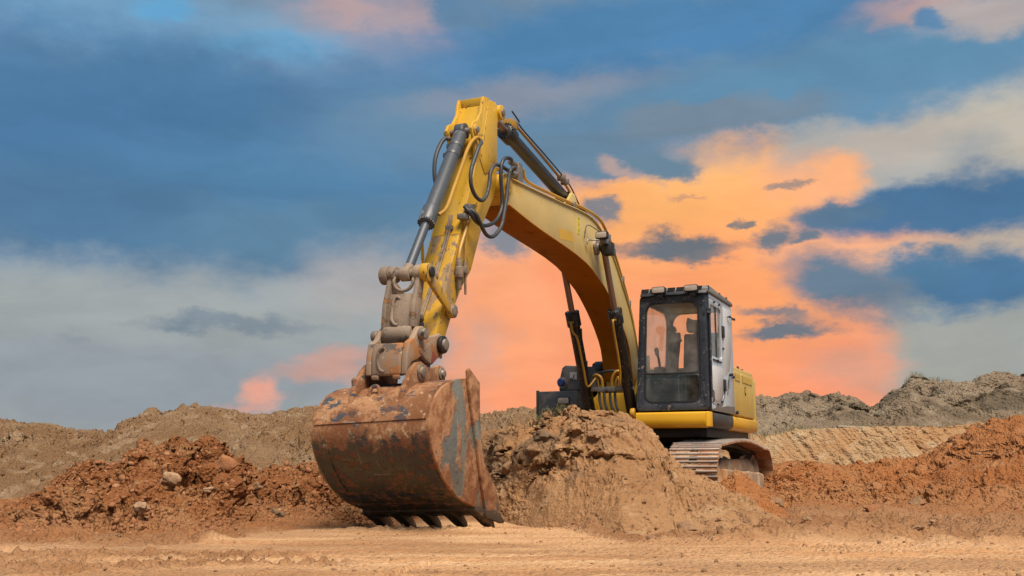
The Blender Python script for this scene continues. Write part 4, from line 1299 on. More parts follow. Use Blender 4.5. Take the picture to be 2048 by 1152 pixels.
ac, d = ram('arm_cylinder', (-1.56, 4.075), (-3.93, 4.515), 0, 1.98, .078, .042, M['armcyl'], M['dullrod'], .026, .20)
a = Vector((0, -1.56, 4.075))
up = Vector((0, d.z, -d.y)); up = up if up.z > 0 else -up
g = G(); g.tube([tuple(a + d * 1.90 + up * .13 + Vector((.03, 0, 0))), tuple(a + d * 1.78 + up * .15 + Vector((.05, 0, 0))), tuple(a + d * 1.0 + up * .14 + Vector((.06, 0, 0))), tuple(a + d * .15 + up * .12 + Vector((.06, 0, 0))), tuple(a + d * -.05 + up * .03 + Vector((.08, 0, 0)))], .017, 10)
q = a + d * 1.86 + up * .12
g.box(q.x - .05, q.x + .07, q.y - .09, q.y + .09, q.z - .035, q.z + .06)
g.build('arm_feed_pipe', M['pipe_paint'], ac, .003)
g = G(); g.tube([tuple(a + d * 1.95 + up * .26 + Vector((.06, 0, 0))), tuple(a + d * 1.80 + up * .20 + Vector((.09, 0, 0))), tuple(a + d * 1.72 + up * .155 + Vector((.09, 0, 0))), tuple(a + d * .9 + up * .165 + Vector((.09, 0, 0))), tuple(a + d * .1 + up * .15 + Vector((.09, 0, 0))), (.09, -1.25, 4.05), (.10, -.95, 3.99)], .010, 8)
g.build('control_cable', M['hose'], ac)
for s in (.35, .22):
    q = a + d * s + up * .13
    g = G(); g.box(q.x + .02, q.x + .13, q.y - .03, q.y + .03, q.z - .03, q.z + .045); g.build('pipe_clamp', M['steel'], ac, .01)

# ---- pipes and hoses along the boom
PB = [(-3.44, 4.02), (-3.27, 4.03), (-3.14, 3.91), (-2.43, 3.935), (-1.75, 3.98), (-1.18, 4.05), (-.40, 4.075), (-.05, 3.93), (.26, 3.735), (.555, 3.472), (.858, 3.202), (1.04, 2.966), (1.22, 2.55)]
PB = [(-3.44, 3.99), (-3.29, 4.00), (-3.16, 3.89), (-2.43, 3.92), (-1.75, 3.965), (-1.18, 4.01), (-.55, 3.99), (-.20, 3.82), (.10, 3.59), (.40, 3.31), (.70, 2.99), (.90, 2.70), (1.10, 2.3)]
for xs, dz in ((.14, 0.0), (-.13, .01)):
    g = G(); g.tube([(xs, p[0], p[1] + dz) for p in PB], .021, 10, 4); g.build('boom_pipe', M['pipe_paint'], EX)
for xs, dz, s in ((.05, .0, 5), (.0, .03, 5), (-.05, .0, 5)):
    P2 = [(-1.42, 4.02), (-1.1, 4.03), (-.62, 3.93), (-.30, 3.77), (.02, 3.52), (.34, 3.24), (.62, 2.94), (.86, 2.62), (1.04, 2.2)]
    g = G(); g.tube([(xs + .015 * math.sin(i * 1.7 + s + xs * 40), p[0], p[1] + dz + .012 * math.sin(i * 2.3 + xs * 60)) for i, p in enumerate(P2)], .017, 8, 4); g.build('boom_hose', M['hose'], EX)
for (y_, z_) in ((-1.62, 3.95), (-.20, 3.80), (.40, 3.29), (.70, 2.97), (.02, 3.63)):
    g = G(); g.box(-.16, .175, y_ - .03, y_ + .03, z_ - .045, z_ + .055); g.build('boom_pipe_clamp', M['steel'], EX, .015)
g = G(); g.box(.08, .19, -3.52, -3.40, 3.77, 4.03); g.box(-.17, .08, -3.50, -3.42, 3.77, 3.93)
g.cyl((.14, -3.50, 4.0), (.14, -3.66, 4.0), .035, seg=14); g.cyl((.15, -3.50, 3.88), (.15, -3.68, 3.86), .035, seg=14)
g.build('hose_manifold', M['steel'], EX, .01)


def yz(lst, x0, x1):
    n = len(lst) - 1
    return [(x0 + (x1 - x0) * i / n, p[0], p[1]) for i, p in enumerate(lst)]


g = G(); g.tube([(.20, -4.56, 3.985), (.235, -4.62, 3.93)] + yz([(-4.751, 3.847), (-4.832, 3.719), (-4.927, 3.546), (-4.925, 3.4), (-4.826, 3.307), (-4.678, 3.291), (-4.561, 3.371), (-4.494, 3.508), (-4.46, 3.653), (-4.356, 3.758), (-4.213, 3.788), (-4.066, 3.79)], .27, .27) + [(.22, -3.80, 3.82), (.16, -3.62, 3.86)], .021, 12)
g.build('arm_hose', M['hosegrey'], EX)
g = G(); g.tube([(.16, -3.66, 4.0)] + yz([(-4.003, 3.92), (-4.133, 3.893), (-4.224, 3.805), (-4.242, 3.66), (-4.205, 3.484), (-4.204, 3.314), (-4.346, 3.145), (-4.587, 3.041), (-4.787, 3.035), (-4.949, 3.101)], .30, .27) + [(.21, -4.95, 3.17)], .021, 12)
g.build('arm_hose', M['hose'], EX)
g = G(); g.tube([(.18, -3.70, 3.88)] + yz([(-3.96, 3.824), (-4.073, 3.778), (-4.129, 3.654), (-4.166, 3.458), (-4.22, 3.26), (-4.291, 3.092), (-4.467, 2.951), (-4.637, 2.931), (-4.772, 3.02), (-4.871, 3.1)], .34, .30) + [(.25, -4.90, 3.14), (.22, -4.93, 3.10)], .021, 12)
g.build('arm_hose', M['hosegrey'], EX)

# ---- work lamp on the boom
g = G(); g.prism(rrect(.305, .475, 3.56, 3.665, .025, 4), -1.24, -1.16, 'y'); wl = g.build('work_lamp', M['black'], EX, .012)
g = G(); g.prism(rrect(.317, .463, 3.573, 3.652, .02, 4), -1.252, -1.241, 'y'); g.build('lamp_lens', M['lens'], wl, .004)
g = G(); g.box(.34, .43, -1.16, -1.02, 3.52, 3.60); g.tube([(.39, -1.2, 3.55), (.28, -1.30, 3.54), (.24, -1.36, 3.53), (.235, -1.37, 3.47)], .010, 8); g.build('lamp_bracket', M['steel'], wl)
g = G(); g.tube([(.36, -1.2, 3.66), (.30, -1.28, 3.71), (.25, -1.33, 3.74), (.225, -1.38, 3.70), (.22, -1.42, 3.55)], .006, 6); g.build('lamp_cable', M['hose'], wl)
g = G(); g.box(.33, .47, -1.06, -.90, 3.38, 3.56); g.build('rod_end_guard', M['dark'], EX, .02)

# ---- arm
AF = [(-4.383, 4.445), (-4.562, 3.791), (-4.775, 3.32), (-4.968, 2.889), (-5.10, 2.61), (-5.229, 2.334), (-5.36, 2.02), (-5.485, 1.735)]
AB = [(-5.47, 1.62), (-5.39, 1.59), (-5.32, 1.66), (-5.239, 1.825), (-5.064, 2.124), (-4.913, 2.338), (-4.736, 2.61), (-4.419, 3.11), (-4.17, 3.431), (-4.085, 3.60), (-4.068, 3.733), (-4.063, 3.911), (-4.058, 4.316), (-4.02, 4.42), (-4.02, 4.50), (-4.10, 4.56), (-4.25, 4.54)]
g = G(); g.prism(AF[:4] + [(-4.70, 2.55)] + AB[7:], -.165, .165)
ARM = g.build('arm', M['arm_paint'], EX, .010, 2, 30)
ARM['label'] = 'scuffed yellow dipper arm'
g = G(); g.prism([(-4.962, 2.8895), (-5.10, 2.61), (-5.229, 2.334), (-5.36, 2.02), (-5.485, 1.735)] + AB[:6] + [(-4.70, 2.5505)], -.164, .164)
g.build('arm_lower_section', M['arm_low'], ARM, .010, 2, 30)
g = G(); g.prism([(-4.33, 4.44), (-4.09, 4.44), (-4.09, 3.95), (-4.19, 3.75), (-4.40, 3.66), (-4.52, 3.80)], .165, .176); g.build('reinforcing_plate', M['arm_paint'], ARM, .006)
for s in (-1, 1):
    x0 = s * .145
    g = G(); g.prism([(-4.26, 4.555), (-4.41, 4.53), (-4.44, 4.46), (-4.47, 4.33), (-4.55, 4.22), (-4.665, 4.16), (-4.70, 4.09), (-4.67, 4.02), (-4.62, 3.95), (-4.60, 3.78), (-4.54, 3.62), (-4.40, 3.70)], x0 - .016, x0 + .016)
    b = g.build('cylinder_bracket', M['arm_paint'], ARM, .006)
    g = G(); g.cyl((x0 + s * .016, -4.615, 4.09), (x0 + s * .034, -4.615, 4.09), .055, seg=20); g.build('bracket_boss', M['arm_paint'], b, .005)
g = G(); g.cyl((-.20, -4.615, 4.09), (.20, -4.615, 4.09), .034, seg=18); g.build('bracket_pin', M['pinsteel'], ARM, .004)
g = G(); g.prism([(-4.27, 4.545), (-4.40, 4.53), (-4.385, 4.44), (-4.25, 4.45)], -.128, .128); g.build('top_bridge', M['arm_paint'], ARM, .006)
g = G(); g.cyl((-.195, -3.99, 4.475), (.195, -3.99, 4.475), .085, seg=24); g.build('rear_boss', M['arm_paint'], ARM, .008)
g = G(); g.cyl((-.215, -3.985, 4.475), (.215, -3.985, 4.475), .042, seg=18); g.build('rear_pin', M['pinsteel'], ARM, .006)
g = G()
for s in (-1, 1): g.prism([(-3.90, 4.40), (-4.06, 4.36), (-4.06, 4.52), (-3.95, 4.58), (-3.88, 4.52)], s * .10 - .03, s * .10 + .03)
g.build('rear_lug', M['arm_paint'], ARM, .01)
g = G(); g.cyl((-.285, -5.447, 1.705), (.285, -5.447, 1.705), .055, seg=20); g.build('arm_tip_pin', M['pinsteel'], EX, .008)
g = G(); g.cyl((-.255, -5.222, 2.061), (.255, -5.222, 2.061), .045, seg=20); g.cyl((.225, -5.222, 2.061), (.258, -5.222, 2.061), .062, seg=6); g.build('guide_pin', M['pinsteel'], EX, .006)
# pipes on the arm
g = G(); g.tube([(.20, -4.56, 3.985), (.185, -4.62, 4.0), (.16, -4.70, 3.93), (.155, -4.80, 3.80), (.15, -4.88, 3.65), (.15, -5.08, 3.33), (.145, -5.22, 3.10), (.10, -5.29, 3.02)], .019, 10); g.build('arm_pipe', M['pipe_paint'], EX)
g = G(); g.tube([(.22, -4.93, 3.10), (.22, -4.80, 3.20), (.215, -4.74, 3.22), (.21, -4.80, 3.14), (.20, -4.92, 2.90), (.20, -5.02, 2.72), (.20, -5.055, 2.60)], .020, 10); g.build('arm_pipe', M['pipe_paint'], EX)
g = G(); g.tube([(.21, -4.90, 3.05), (.205, -4.885, 2.92), (.20, -4.90, 2.75), (.20, -4.90, 2.60)], .009, 8); g.build('drain_pipe', M['pipe_paint'], EX)
g = G(); g.lathe((.205, -5.058, 2.62), (.205, -5.04, 2.30), [(0, .022), (.03, .022), (.035, .030), (.09, .030), (.095, .044), (.20, .044), (.205, .024), (.32, .024)], 14)
g.lathe((.205, -4.92, 2.60), (.205, -4.905, 2.27), [(0, .014), (.04, .014), (.045, .026), (.12, .026), (.125, .013), (.33, .013)], 10); g.box(.17, .23, -5.05, -4.90, 2.48, 2.53)
g.build('shutoff_valve', M['linksteel'], EX, .004)
g = G(); g.box(.15, .245, -5.01, -4.90, 3.03, 3.09); g.box(.165, .24, -4.88, -4.78, 3.15, 3.22); g.build('arm_pipe_clamp', M['steel'], EX, .012)
for xs, o_ in ((.03, 0), (.055, .008)):
    g = G(); g.tube([(xs, -4.90 - .03 + o_, 3.10), (xs, -4.988, 2.90), (xs - .01, -5.13, 2.58), (xs - .03, -5.26, 2.31), (xs - .055, -5.34, 2.12), (xs - .075, -5.41, 1.95)], .011, 8); g.build('grease_line', M['linksteel'], EX)
for (xx, y_, z_) in ((.045, -4.955, 2.96), (.015, -5.21, 2.42), (-.035, -5.40, 1.99)):
    g = G(); g.box(xx - .04, xx + .04, y_ - .03, y_ + .015, z_ - .025, z_ + .025); g.build('line_clamp', M['steel'], EX, .008)
g = G(); g.prism([(-5.16, 2.88), (-5.11, 2.79), (-5.085, 2.62), (-5.12, 2.55), (-5.15, 2.62)], -.175, -.168); g.build('side_tab', M['arm_paint'], EX)
g = G(); g.box(-.02, .035, -5.462, -5.440, 1.84, 1.93); g.build('end_stop', M['slate'], ARM, .004)

# ---- bucket cylinder
bc, d = ram('bucket_cylinder', (-4.615, 4.09), (-5.738, 2.356), 0, 1.40, .074, .045, M['slate'], M['chrome'], .014, .22, True, M['linksteel'])
a = Vector((0, -4.615, 4.09))
for s in (.22, .36):
    g = G(); g.lathe(a + d * s, a + d * (s + .05), [(0, .0785), (.05, .0785)], 26); g.box(-.11, -.06, (a + d * s).y - .02, (a + d * s).y + .03, (a + d * s).z - .03, (a + d * s).z + .02); g.build('hose_clamp', M['slate'], bc, .004)
g = G(); g.tube([(-.09, -4.70, 3.99), (-.14, -4.72, 4.0), (-.17, -4.77, 3.93), (-.18, -4.86, 3.76), (-.18, -4.88, 3.58), (-.16, -4.86, 3.42), (-.10, -4.9, 3.3)], .022, 10); g.build('cylinder_hose', M['hosegrey'], bc)

# ---- bucket linkage
LP = (-5.738, 2.356); CP = (-5.852, 1.762)
g = G()
# two cheeks with a web between them, bosses at both ends
for s in (-1, 1):
    x0 = s * .152
    g.prism([(-5.79, 2.33), (-5.70, 2.30), (-5.745, 2.05), (-5.79, 1.83), (-5.90, 1.83), (-5.88, 2.05), (-5.80, 2.30)], x0 - .022, x0 + .022)
    g.cyl((s * .10, *LP), (s * .178, *LP), .078, seg=24)
g.cyl((-.15, *CP), (.15, *CP), .085, seg=28)
g.prism([(-5.80, 2.16), (-5.775, 2.16), (-5.84, 1.82), (-5.87, 1.82)], -.14, .14)
LK = g.build('bucket_link', M['linksteel'], EX, .008)
g = G()                                    # rolled lip under the rod eye and the raised rib
pts = [(-.105, LP[0] - .035, LP[1] - .03)]
for k in range(9):
    w = math.pi * k / 8
    pts.append((-.105 * math.cos(w), LP[0] - .055, LP[1] - .07 - .10 * math.sin(w)))
pts.append((.105, LP[0] - .035, LP[1] - .03))
g.tube(pts, .017, 8); g.build('link_lip', M['linksteel'], LK)
g = G(); g.tube([(-.02, -5.80, 2.11), (-.06, -5.815, 2.13), (-.085, -5.83, 2.08), (-.085, -5.85, 1.97), (-.07, -5.875, 1.90), (-.03, -5.885, 1.86), (.0, -5.885, 1.855)], .016, 8); g.build('link_rib', M['linksteel'], LK)
g = G(); g.cyl((-.262, *LP), (.262, *LP), .045, seg=20); g.build('link_pin', M['pinsteel'], EX, .008)
GP = (-5.222, 2.061)
for s in (-1, 1):
    x0 = s * .218
    dv = Vector((GP[0] - LP[0], GP[1] - LP[1])); L = dv.length; dv /= L; nv = Vector((-dv.y, dv.x))
    def q(a, b): return (LP[0] + dv.x * a + nv.x * b, LP[1] + dv.y * a + nv.y * b)
    g = G(); g.prism([q(-.03, -.055), q(.12, -.062), q(L - .12, -.06), q(L + .03, -.055), q(L + .03, .055), q(L - .12, .05), q(.12, .05), q(-.03, .055)], x0 - .02, x0 + .02)
    g.cyl((x0 - .042, *LP), (x0 + .042, *LP), .088, seg=26); g.cyl((x0 - .03, *GP), (x0 + .03, *GP), .072, seg=24)
    gl = g.build('guide_link', M['arm_low'] if s > 0 else M['linksteel'], EX, .008)
    g = G(); g.cyl((s * .262, *LP), (s * .284, *LP), .05, seg=18); g.build('pin_retainer', M['pipe_paint'] if s < 0 else M['dark'], gl, .008)

# ---- quick coupler
g = G()
SIDE = [(-6.085, 1.375), (-6.075, 1.55), (-6.045, 1.672), (-5.96, 1.715), (-5.90, 1.79), (-5.86, 1.835), (-5.78, 1.845), (-5.72, 1.81), (-5.665, 1.765), (-5.56, 1.782), (-5.45, 1.815), (-5.365, 1.79), (-5.335, 1.70), (-5.38, 1.62), (-5.50, 1.565), (-5.60, 1.50), (-5.70, 1.52), (-5.79, 1.575), (-5.87, 1.53), (-5.99, 1.49), (-6.02, 1.375)]
for s in (-1, 1): g.prism(SIDE, s * .185 - .030, s * .185 + .030)
CPL = g.build('quick_coupler', M['couplersteel'], EX, .014, 3)
CPL['label'] = 'rust stained quick coupler with a red smear'
g = G(); g.prism([(-6.085, 1.372), (-6.088, 1.56), (-6.055, 1.668), (-5.99, 1.668), (-5.98, 1.372)], -.154, .154); g.build('coupler_front', M['couplersteel'], CPL, .022, 3)
g = G(); g.prism([(-5.98, 1.40), (-5.98, 1.60), (-5.52, 1.60), (-5.52, 1.45)], -.154, .154); g.build('coupler_core', M['couplersteel'], CPL, .01)
g = G(); g.tube([(-.02, -6.088, 1.625), (-.065, -6.090, 1.60), (-.08, -6.091, 1.54), (-.075, -6.091, 1.47), (-.05, -6.090, 1.42), (-.01, -6.088, 1.405)], .015, 8); g.build('coupler_rib', M['linksteel'], CPL)
g = G()
for s in (-1, 1):
    g = G()
    g.prism([(-6.10, 1.375), (-6.06, 1.375), (-6.06, 1.335), (-6.09, 1.335)], s * .11 - .035, s * .11 + .035)
    g.build('coupler_foot', M['couplersteel'], CPL, .01)
for s in (-1, 1):
    g = G(); g.cyl((s * .218, *CP), (s * .285, *CP), .052, seg=20); g.build('coupler_pin', M['pinsteel'], CPL, .01)
    g = G(); g.cyl((s * .216, -5.447, 1.705), (s * .262, -5.447, 1.705), .085, seg=24); g.build('pin_collar', M['dark'], CPL, .01)
    g = G(); g.cyl((s * .216, -5.83, 1.615), (s * .224, -5.83, 1.615), .028, seg=16); g.build('plug', M['couplersteel'], CPL); g = G(); g.cyl((s * .216, -5.45, 1.595), (s * .224, -5.45, 1.595), .024, seg=16); g.build('plug', M['couplersteel'], CPL)

# ---- bucket
def tilt(p): return (p[0], p[1], p[2] + .035 * p[0])


WR = [(-5.60, 1.345), (-5.83, 1.315), (-6.04, 1.262), (-6.17, 1.195), (-6.265, 1.105), (-6.325, 1.00), (-6.345, .90), (-6.335, .80), (-6.29, .69), (-6.215, .58), (-6.10, .46), (-5.96, .36), (-5.80, .275), (-5.62, .222), (-5.44, .178), (-5.30, .145)]
W2 = []
for i, p in enumerate(WR):
    a = Vector(WR[max(i - 1, 0)]); b = Vector(WR[min(i + 1, len(WR) - 1)]); dd = (b - a).normalized(); n = Vector((-dd.y, dd.x))
    n = n if n.dot(Vector((-5.6, .75)) - Vector(p)) > 0 else -n
    W2.append((p[0] + n.x * .03, p[1] + n.y * .03))


def smooth_poly(P, sub=4):
    P = [Vector(p) for p in P]; Q = []
    for i in range(len(P) - 1):
        a = P[max(i - 1, 0)]; b = P[i]; c = P[i + 1]; d_ = P[min(i + 2, len(P) - 1)]
        for k in range(sub):
            t = k / sub
            v = .5 * ((2 * b) + (c - a) * t + (2 * a - 5 * b + 4 * c - d_) * t * t + (3 * b - a - 3 * c + d_) * t ** 3)
            Q.append((v.x, v.y))
    Q.append(tuple(P[-1])); return Q


def shell(outer, inner, x0, x1, nx=12):
    g = G(); n = len(outer); vs = []
    for ix in range(nx + 1):
        x = x0 + (x1 - x0) * ix / nx
        vs += [(x, *p) for p in outer] + [(x, *p) for p in inner]
    fs = []
    for ix in range(nx):
        A = ix * 2 * n; B = A + 2 * n
        for i in range(n - 1):
            fs.append((A + i, A + i + 1, B + i + 1, B + i)); fs.append((A + n + i, B + n + i, B + n + i + 1, A + n + i + 1))
        fs.append((A, B, B + n, A + n)); fs.append((A + n - 1, A + 2 * n - 1, B + 2 * n - 1, B + n - 1))
    for A, fl in ((0, 1), (nx * 2 * n, 0)):
        for i in range(n - 1): fs.append((A + i, A + n + i, A + n + i + 1, A + i + 1))
    return g.add(vs, fs)


WRs, W2s = smooth_poly(WR), smooth_poly(W2)
BUK = shell(WRs, W2s, -.57, .57).build('bucket', M['bucket'], EX, 0, xf=tilt)
BUK['label'] = 'rusty mud caked digging bucket with teeth on the ground'
# seam where the upper plate laps the wrapper, and wear strips below
def lap(y0, z0, y1, z1, proud, xa, xb, name, mat=None):
    dv = Vector((y1 - y0, z1 - z0)).normalized(); n = Vector((dv.y, -dv.x))
    n = n if n.dot(Vector((-5.6, .75)) - Vector((y0, z0))) < 0 else -n
    g = G(); g.prism([(y0, z0), (y0 + n.x * proud, z0 + n.y * proud), (y1 + n.x * proud, z1 + n.y * proud), (y1, z1)], xa, xb)
    return g.build(name, mat or M['bucket'], BUK, .003, xf=tilt)


outl = [WRs[i] for i in range(8, 27)]
def proud_strip(pts, thick, xa, xb, name):
    P = [Vector(p) for p in pts]; a = []; b = []
    for i, p in enumerate(P):
        dd = (P[min(i + 1, len(P) - 1)] - P[max(i - 1, 0)]).normalized(); n = Vector((dd.y, -dd.x))
        n = n if n.dot(Vector((-5.6, .75)) - p) < 0 else -n
        a.append(tuple(p - n * .004)); b.append(tuple(p + n * thick))
    return shell(b, a, xa, xb, 8).build(name, M['bucket'], BUK, 0, xf=tilt)


proud_strip([p for p in WRs if p[1] > .945 and p[0] < -5.95], .010, -.565, .565, 'upper_plate')
proud_strip([p for p in WRs if .36 < p[1] < .93], .011, .44, .572, 'wear_plate')
proud_strip([p for p in WRs if .36 < p[1] < .93], .011, -.572, -.44, 'wear_plate')
for zz in (.30, .215):
    pp = [p for p in WRs if zz - .035 < p[1] < zz + .035 and p[0] > -6.2]
    proud_strip(pp, .014, -.50, .50, 'wear_strip')
# side plates: wrapper outline closed by the mouth edge
MOUTH = [(-5.30, .145), (-5.31, .25), (-5.345, .56), (-5.41, .80), (-5.55, 1.22), (-5.60, 1.345)]
for s in (-1, 1):
    g = G(); g.prism([p for p in WRs[::2]] + MOUTH[1:-1], s * .585 - .015, s * .585 + .015)
    g.build('side_plate', M['bucketside'], BUK, .004, xf=tilt)
    x0 = s * .608
    g = G(); g.prism([(-5.675, 1.30), (-5.69, 1.405), (-5.655, 1.43), (-5.435, 1.31), (-5.43, 1.05), (-5.405, .785), (-5.33, .576), (-5.09, .36), (-4.99, .20), (-4.985, .10), (-5.12, .12), (-5.29, .15), (-5.40, .45), (-5.45, .62)], x0 - .0075, x0 + .022)
    sc = g.build('side_cutter', M['bucketside'], BUK, .006, xf=tilt)
    g = G(); g.prism([(-5.32, .155), (-5.10, .135), (-4.97, .08), (-4.90, .03), (-4.93, .01), (-5.10, .045), (-5.30, .08)], x0 - .02, x0 + .034)
    g.build('corner_tooth', M['tooth'], sc, .008, xf=tilt)
g = G(); g.prism([(-5.46, .185), (-5.34, .158), (-5.19, .120), (-5.19, .098), (-5.34, .125), (-5.46, .150)], -.60, .60); g.build('cutting_edge', M['tooth'], BUK, .005, xf=tilt)
for k in range(5):
    x0 = -.56 + .28 * k
    g = G()
    w = .052
    prof = [(-5.44, .20), (-5.30, .165), (-5.15, .108), (-5.06, .040), (-5.02, -.020), (-5.06, -.028), (-5.17, .015), (-5.30, .080), (-5.44, .135)]
    n = len(prof); vs = []
    for sgn in (-1, 1):
        for (yy, zz) in prof:
            taper = 1 - .28 * max(0, (yy + 5.25) / .245)
            vs.append((x0 + sgn * w * taper, yy, zz))
    fs = [tuple(range(n - 1, -1, -1)), tuple(range(n, 2 * n))] + [(i, (i + 1) % n, n + (i + 1) % n, n + i) for i in range(n)]
    g.add(vs, fs)
    g.build('tooth', M['tooth'], BUK, .008, xf=tilt)
EAR = [(-6.265, 1.10), (-6.235, 1.20), (-6.19, 1.30), (-6.09, 1.42), (-6.00, 1.485), (-5.925, 1.50), (-5.85, 1.475), (-5.76, 1.455), (-5.66, 1.475), (-5.57, 1.50), (-5.49, 1.485), (-5.455, 1.42), (-5.47, 1.33), (-5.60, 1.30), (-6.0, 1.22)]
for s in (-1, 1):
    x0 = s * .255
    g = G(); g.prism(EAR, x0 - .024, x0 + .024)
    e = g.build('hinge_ear', M['bucket'], BUK, .006)
    for (yy, zz, rr) in ((-5.935, 1.405, .075), (-5.54, 1.42, .060)):
        g = G(); g.lathe((x0 + s * .024, yy, zz), (x0 + s * .060, yy, zz), [(0, rr), (.014, rr), (.014, rr * .62), (.036, rr * .58)], 22); g.build('ear_pin', M['pinsteel'], e, .003)
g = G()
for k in range(13):
    pass
pts = []
for k in range(9):
    w = math.pi * k / 8
    pts.append((-.05, -6.17 - .005 + .048 * math.cos(w) * -1 * .3, 1.195 + .03 + .075 * math.sin(w)))
g.tube([(-.10, -6.185, 1.17), (-.098, -6.185, 1.225), (-.075, -6.18, 1.262), (-.045, -6.175, 1.272), (-.015, -6.175, 1.258), (0, -6.18, 1.225), (.002, -6.185, 1.17)], .018, 10)
g.build('lifting_eye', M['bucket'], BUK)

# ---- cab
def lean(p):           # the posts lean in slightly towards the roof
    x, y, z = p
    k = max(0, z - 1.33)
    return (x + (.050 * k * max(0, (1.0 - x) / .55)), y, z)


g = G()
g.holed(rrect(.445, 1.478, 1.325, 2.955, .06, 5), rrect(.558, 1.372, 1.440, 2.835, .13, 8), -.005, .085, 'y')
CAB = g.build('cab_frame', M['cabframe'], EX, .012, 2, 30, xf=lean)
CAB['label'] = 'mud splashed dark cab frame'
g = G(); g.box(.545, 1.375, -.012, .012, 1.828, 1.852); g.build('windscreen_bar', M['interiordark'], CAB, .003, xf=lean)
g = G(); g.holed(rrect(.552, 1.373, 1.434, 2.841, .135, 8), rrect(.572, 1.353, 1.454, 2.821, .12, 8), -.010, .01, 'y'); g.build('rubber_seal', M['interiordark'], CAB, 0, xf=lean)
g = G(); g.prism(rrect(.556, 1.369, 1.853, 2.837, .10, 6), .020, .026, 'y'); g.build('windscreen', M['glass'], CAB, 0, xf=lean)
g = G(); g.prism(rrect(.556, 1.369, 1.438, 1.827, .10, 6), .020, .026, 'y'); g.build('lower_windscreen', M['glasslow'], CAB, 0, xf=lean)
# right side, rear wall, floor
g = G(); g.holed([(.086, 1.325), (1.56, 1.325), (1.56, 2.955), (.086, 2.955)], rrect(.16, 1.40, 1.95, 2.86, .20, 8), .452, .490, 'x'); g.build('right_wall', M['interior'], CAB, .006, xf=lean)
g = G(); g.prism(rrect(.15, 1.41, 1.94, 2.87, .20, 8), .468, .473); g.build('right_window', M['glass'], CAB, 0, xf=lean)
g = G(); g.holed([(.492, 1.325), (1.485, 1.325), (1.485, 2.955), (.492, 2.955)], rrect(.53, 1.42, 2.02, 2.88, .16, 8), 1.515, 1.555, 'y'); g.build('rear_wall', M['interior'], CAB, .006, xf=lean)
g = G(); g.prism(rrect(.52, 1.43, 2.01, 2.89, .16, 8), 1.532, 1.538, 'y'); g.build('rear_window', M['glass'], CAB, 0, xf=lean)
g = G(); g.box(.49, 1.45, .09, 1.51, 1.328, 1.36); g.build('cab_floor', M['interiordark'], CAB)
g = G(); g.box(.50, 1.45, .09, 1.51, 2.895, 2.93); g.build('cab_ceiling', M['interior'], CAB, 0, xf=lean)
# roof
g = G(); g.prism([(-.02, 2.956), (1.585, 2.956), (1.60, 2.99), (1.50, 3.025), (.42, 3.05), (.25, 3.062), (.05, 3.055), (-.02, 3.02)], .475, 1.515)
RF = g.build('cab_roof', M['roofgrey'], EX, .035, 3, xf=lean)
g = G(); g.prism([(-.055, 2.935), (.02, 2.935), (.02, 2.975), (-.03, 2.985)], .47, 1.50); g.build('roof_brow', M['cabframe'], RF, .008, xf=lean)
for k in range(7):                                       # slots of the roof guard
    xa = .555 + k * .128
    g = G(); g.prism([(xa, 2.994), (xa + .105, 2.994), (xa + .118, 3.044), (xa + .013, 3.044)], -.0265, -.012, 'y'); g.build('guard_slot', M['interiordark'], RF)
for xa in (.84, 1.307):
    g = G(); g.prism(rrect(xa - .100, xa + .100, 2.952, 3.052, .03, 4), -.135, -.06, 'y'); l_ = g.build('cab_lamp', M['interiordark'], EX, .010)
    g = G(); g.prism(rrect(xa - .088, xa + .088, 2.964, 3.040, .022, 4), -.146, -.136, 'y'); g.build('cab_lamp_lens', M['lens'], l_, .004)
    g = G(); g.box(xa - .03, xa + .05, -.10, -.045, 2.90, 2.952); g.build('cab_lamp_foot', M['cabframe'], l_, .008)
g = G(); g.lathe((1.44, .04, 3.02), (1.56, .04, 3.02), [(0, .018), (.05, .018), (.05, .03), (.08, .03)], 12); g.build('roof_bolt', M['dark'], RF)
# left side: front post, door, rear quarter
g = G(); g.prism([(.086, 1.325), (.115, 1.325), (.115, 2.90), (.110, 2.955), (.086, 2.955)], 1.43, 1.497); g.build('door_post', M['cabframe'], CAB, .018, 3)
g = G(); g.tube([(1.51, .06, 1.50), (1.51, .06, 2.70)], .016, 8); g.box(1.485, 1.53, .03, .09, 2.66, 2.73); g.build('hand_rail', M['cabframe'], CAB)
g = G(); g.holed([(.125, 1.44), (.45, 1.385), (.75, 1.44), (.905, 1.60), (.915, 2.0), (.905, 2.80), (.86, 2.895), (.125, 2.895)], rrect(.175, .855, 2.085, 2.815, .06, 6), 1.455, 1.490, 'x')
DR = g.build('cab_door', M['cabsilver'], EX, .008)
DR['label'] = 'silver cab door with sliding window'
g = G(); g.prism(rrect(.168, .862, 2.078, 2.822, .06, 6), 1.470, 1.475); g.build('door_window', M['glass'], DR)
g = G(); g.box(1.464, 1.482, .555, .585, 2.085, 2.815); g.build('window_divider', M['interiordark'], DR)
g = G(); g.prism([(.20, 1.50), (.45, 1.46), (.70, 1.52), (.845, 1.66), (.85, 1.96), (.26, 1.96), (.20, 1.90)], 1.4905, 1.496); g.build('door_panel', M['cabpale'], DR, .004)
g = G(); g.box(1.4905, 1.505, .26, .80, 2.035, 2.047); g.box(1.4905, 1.51, .52, .56, 2.02, 2.06); g.build('window_rail', M['dark'], DR)
g = G(); g.tube([(1.495, .17, 1.44), (1.512, .17, 1.46), (1.512, .17, 1.58), (1.495, .17, 1.60)], .009, 8); g.build('door_handle', M['dark'], DR)
for zz in (2.50, 1.72):
    g = G(); g.box(1.491, 1.515, .86, .985, zz - .085, zz + .085); g.build('door_hinge', M['interiordark'], DR, .008)
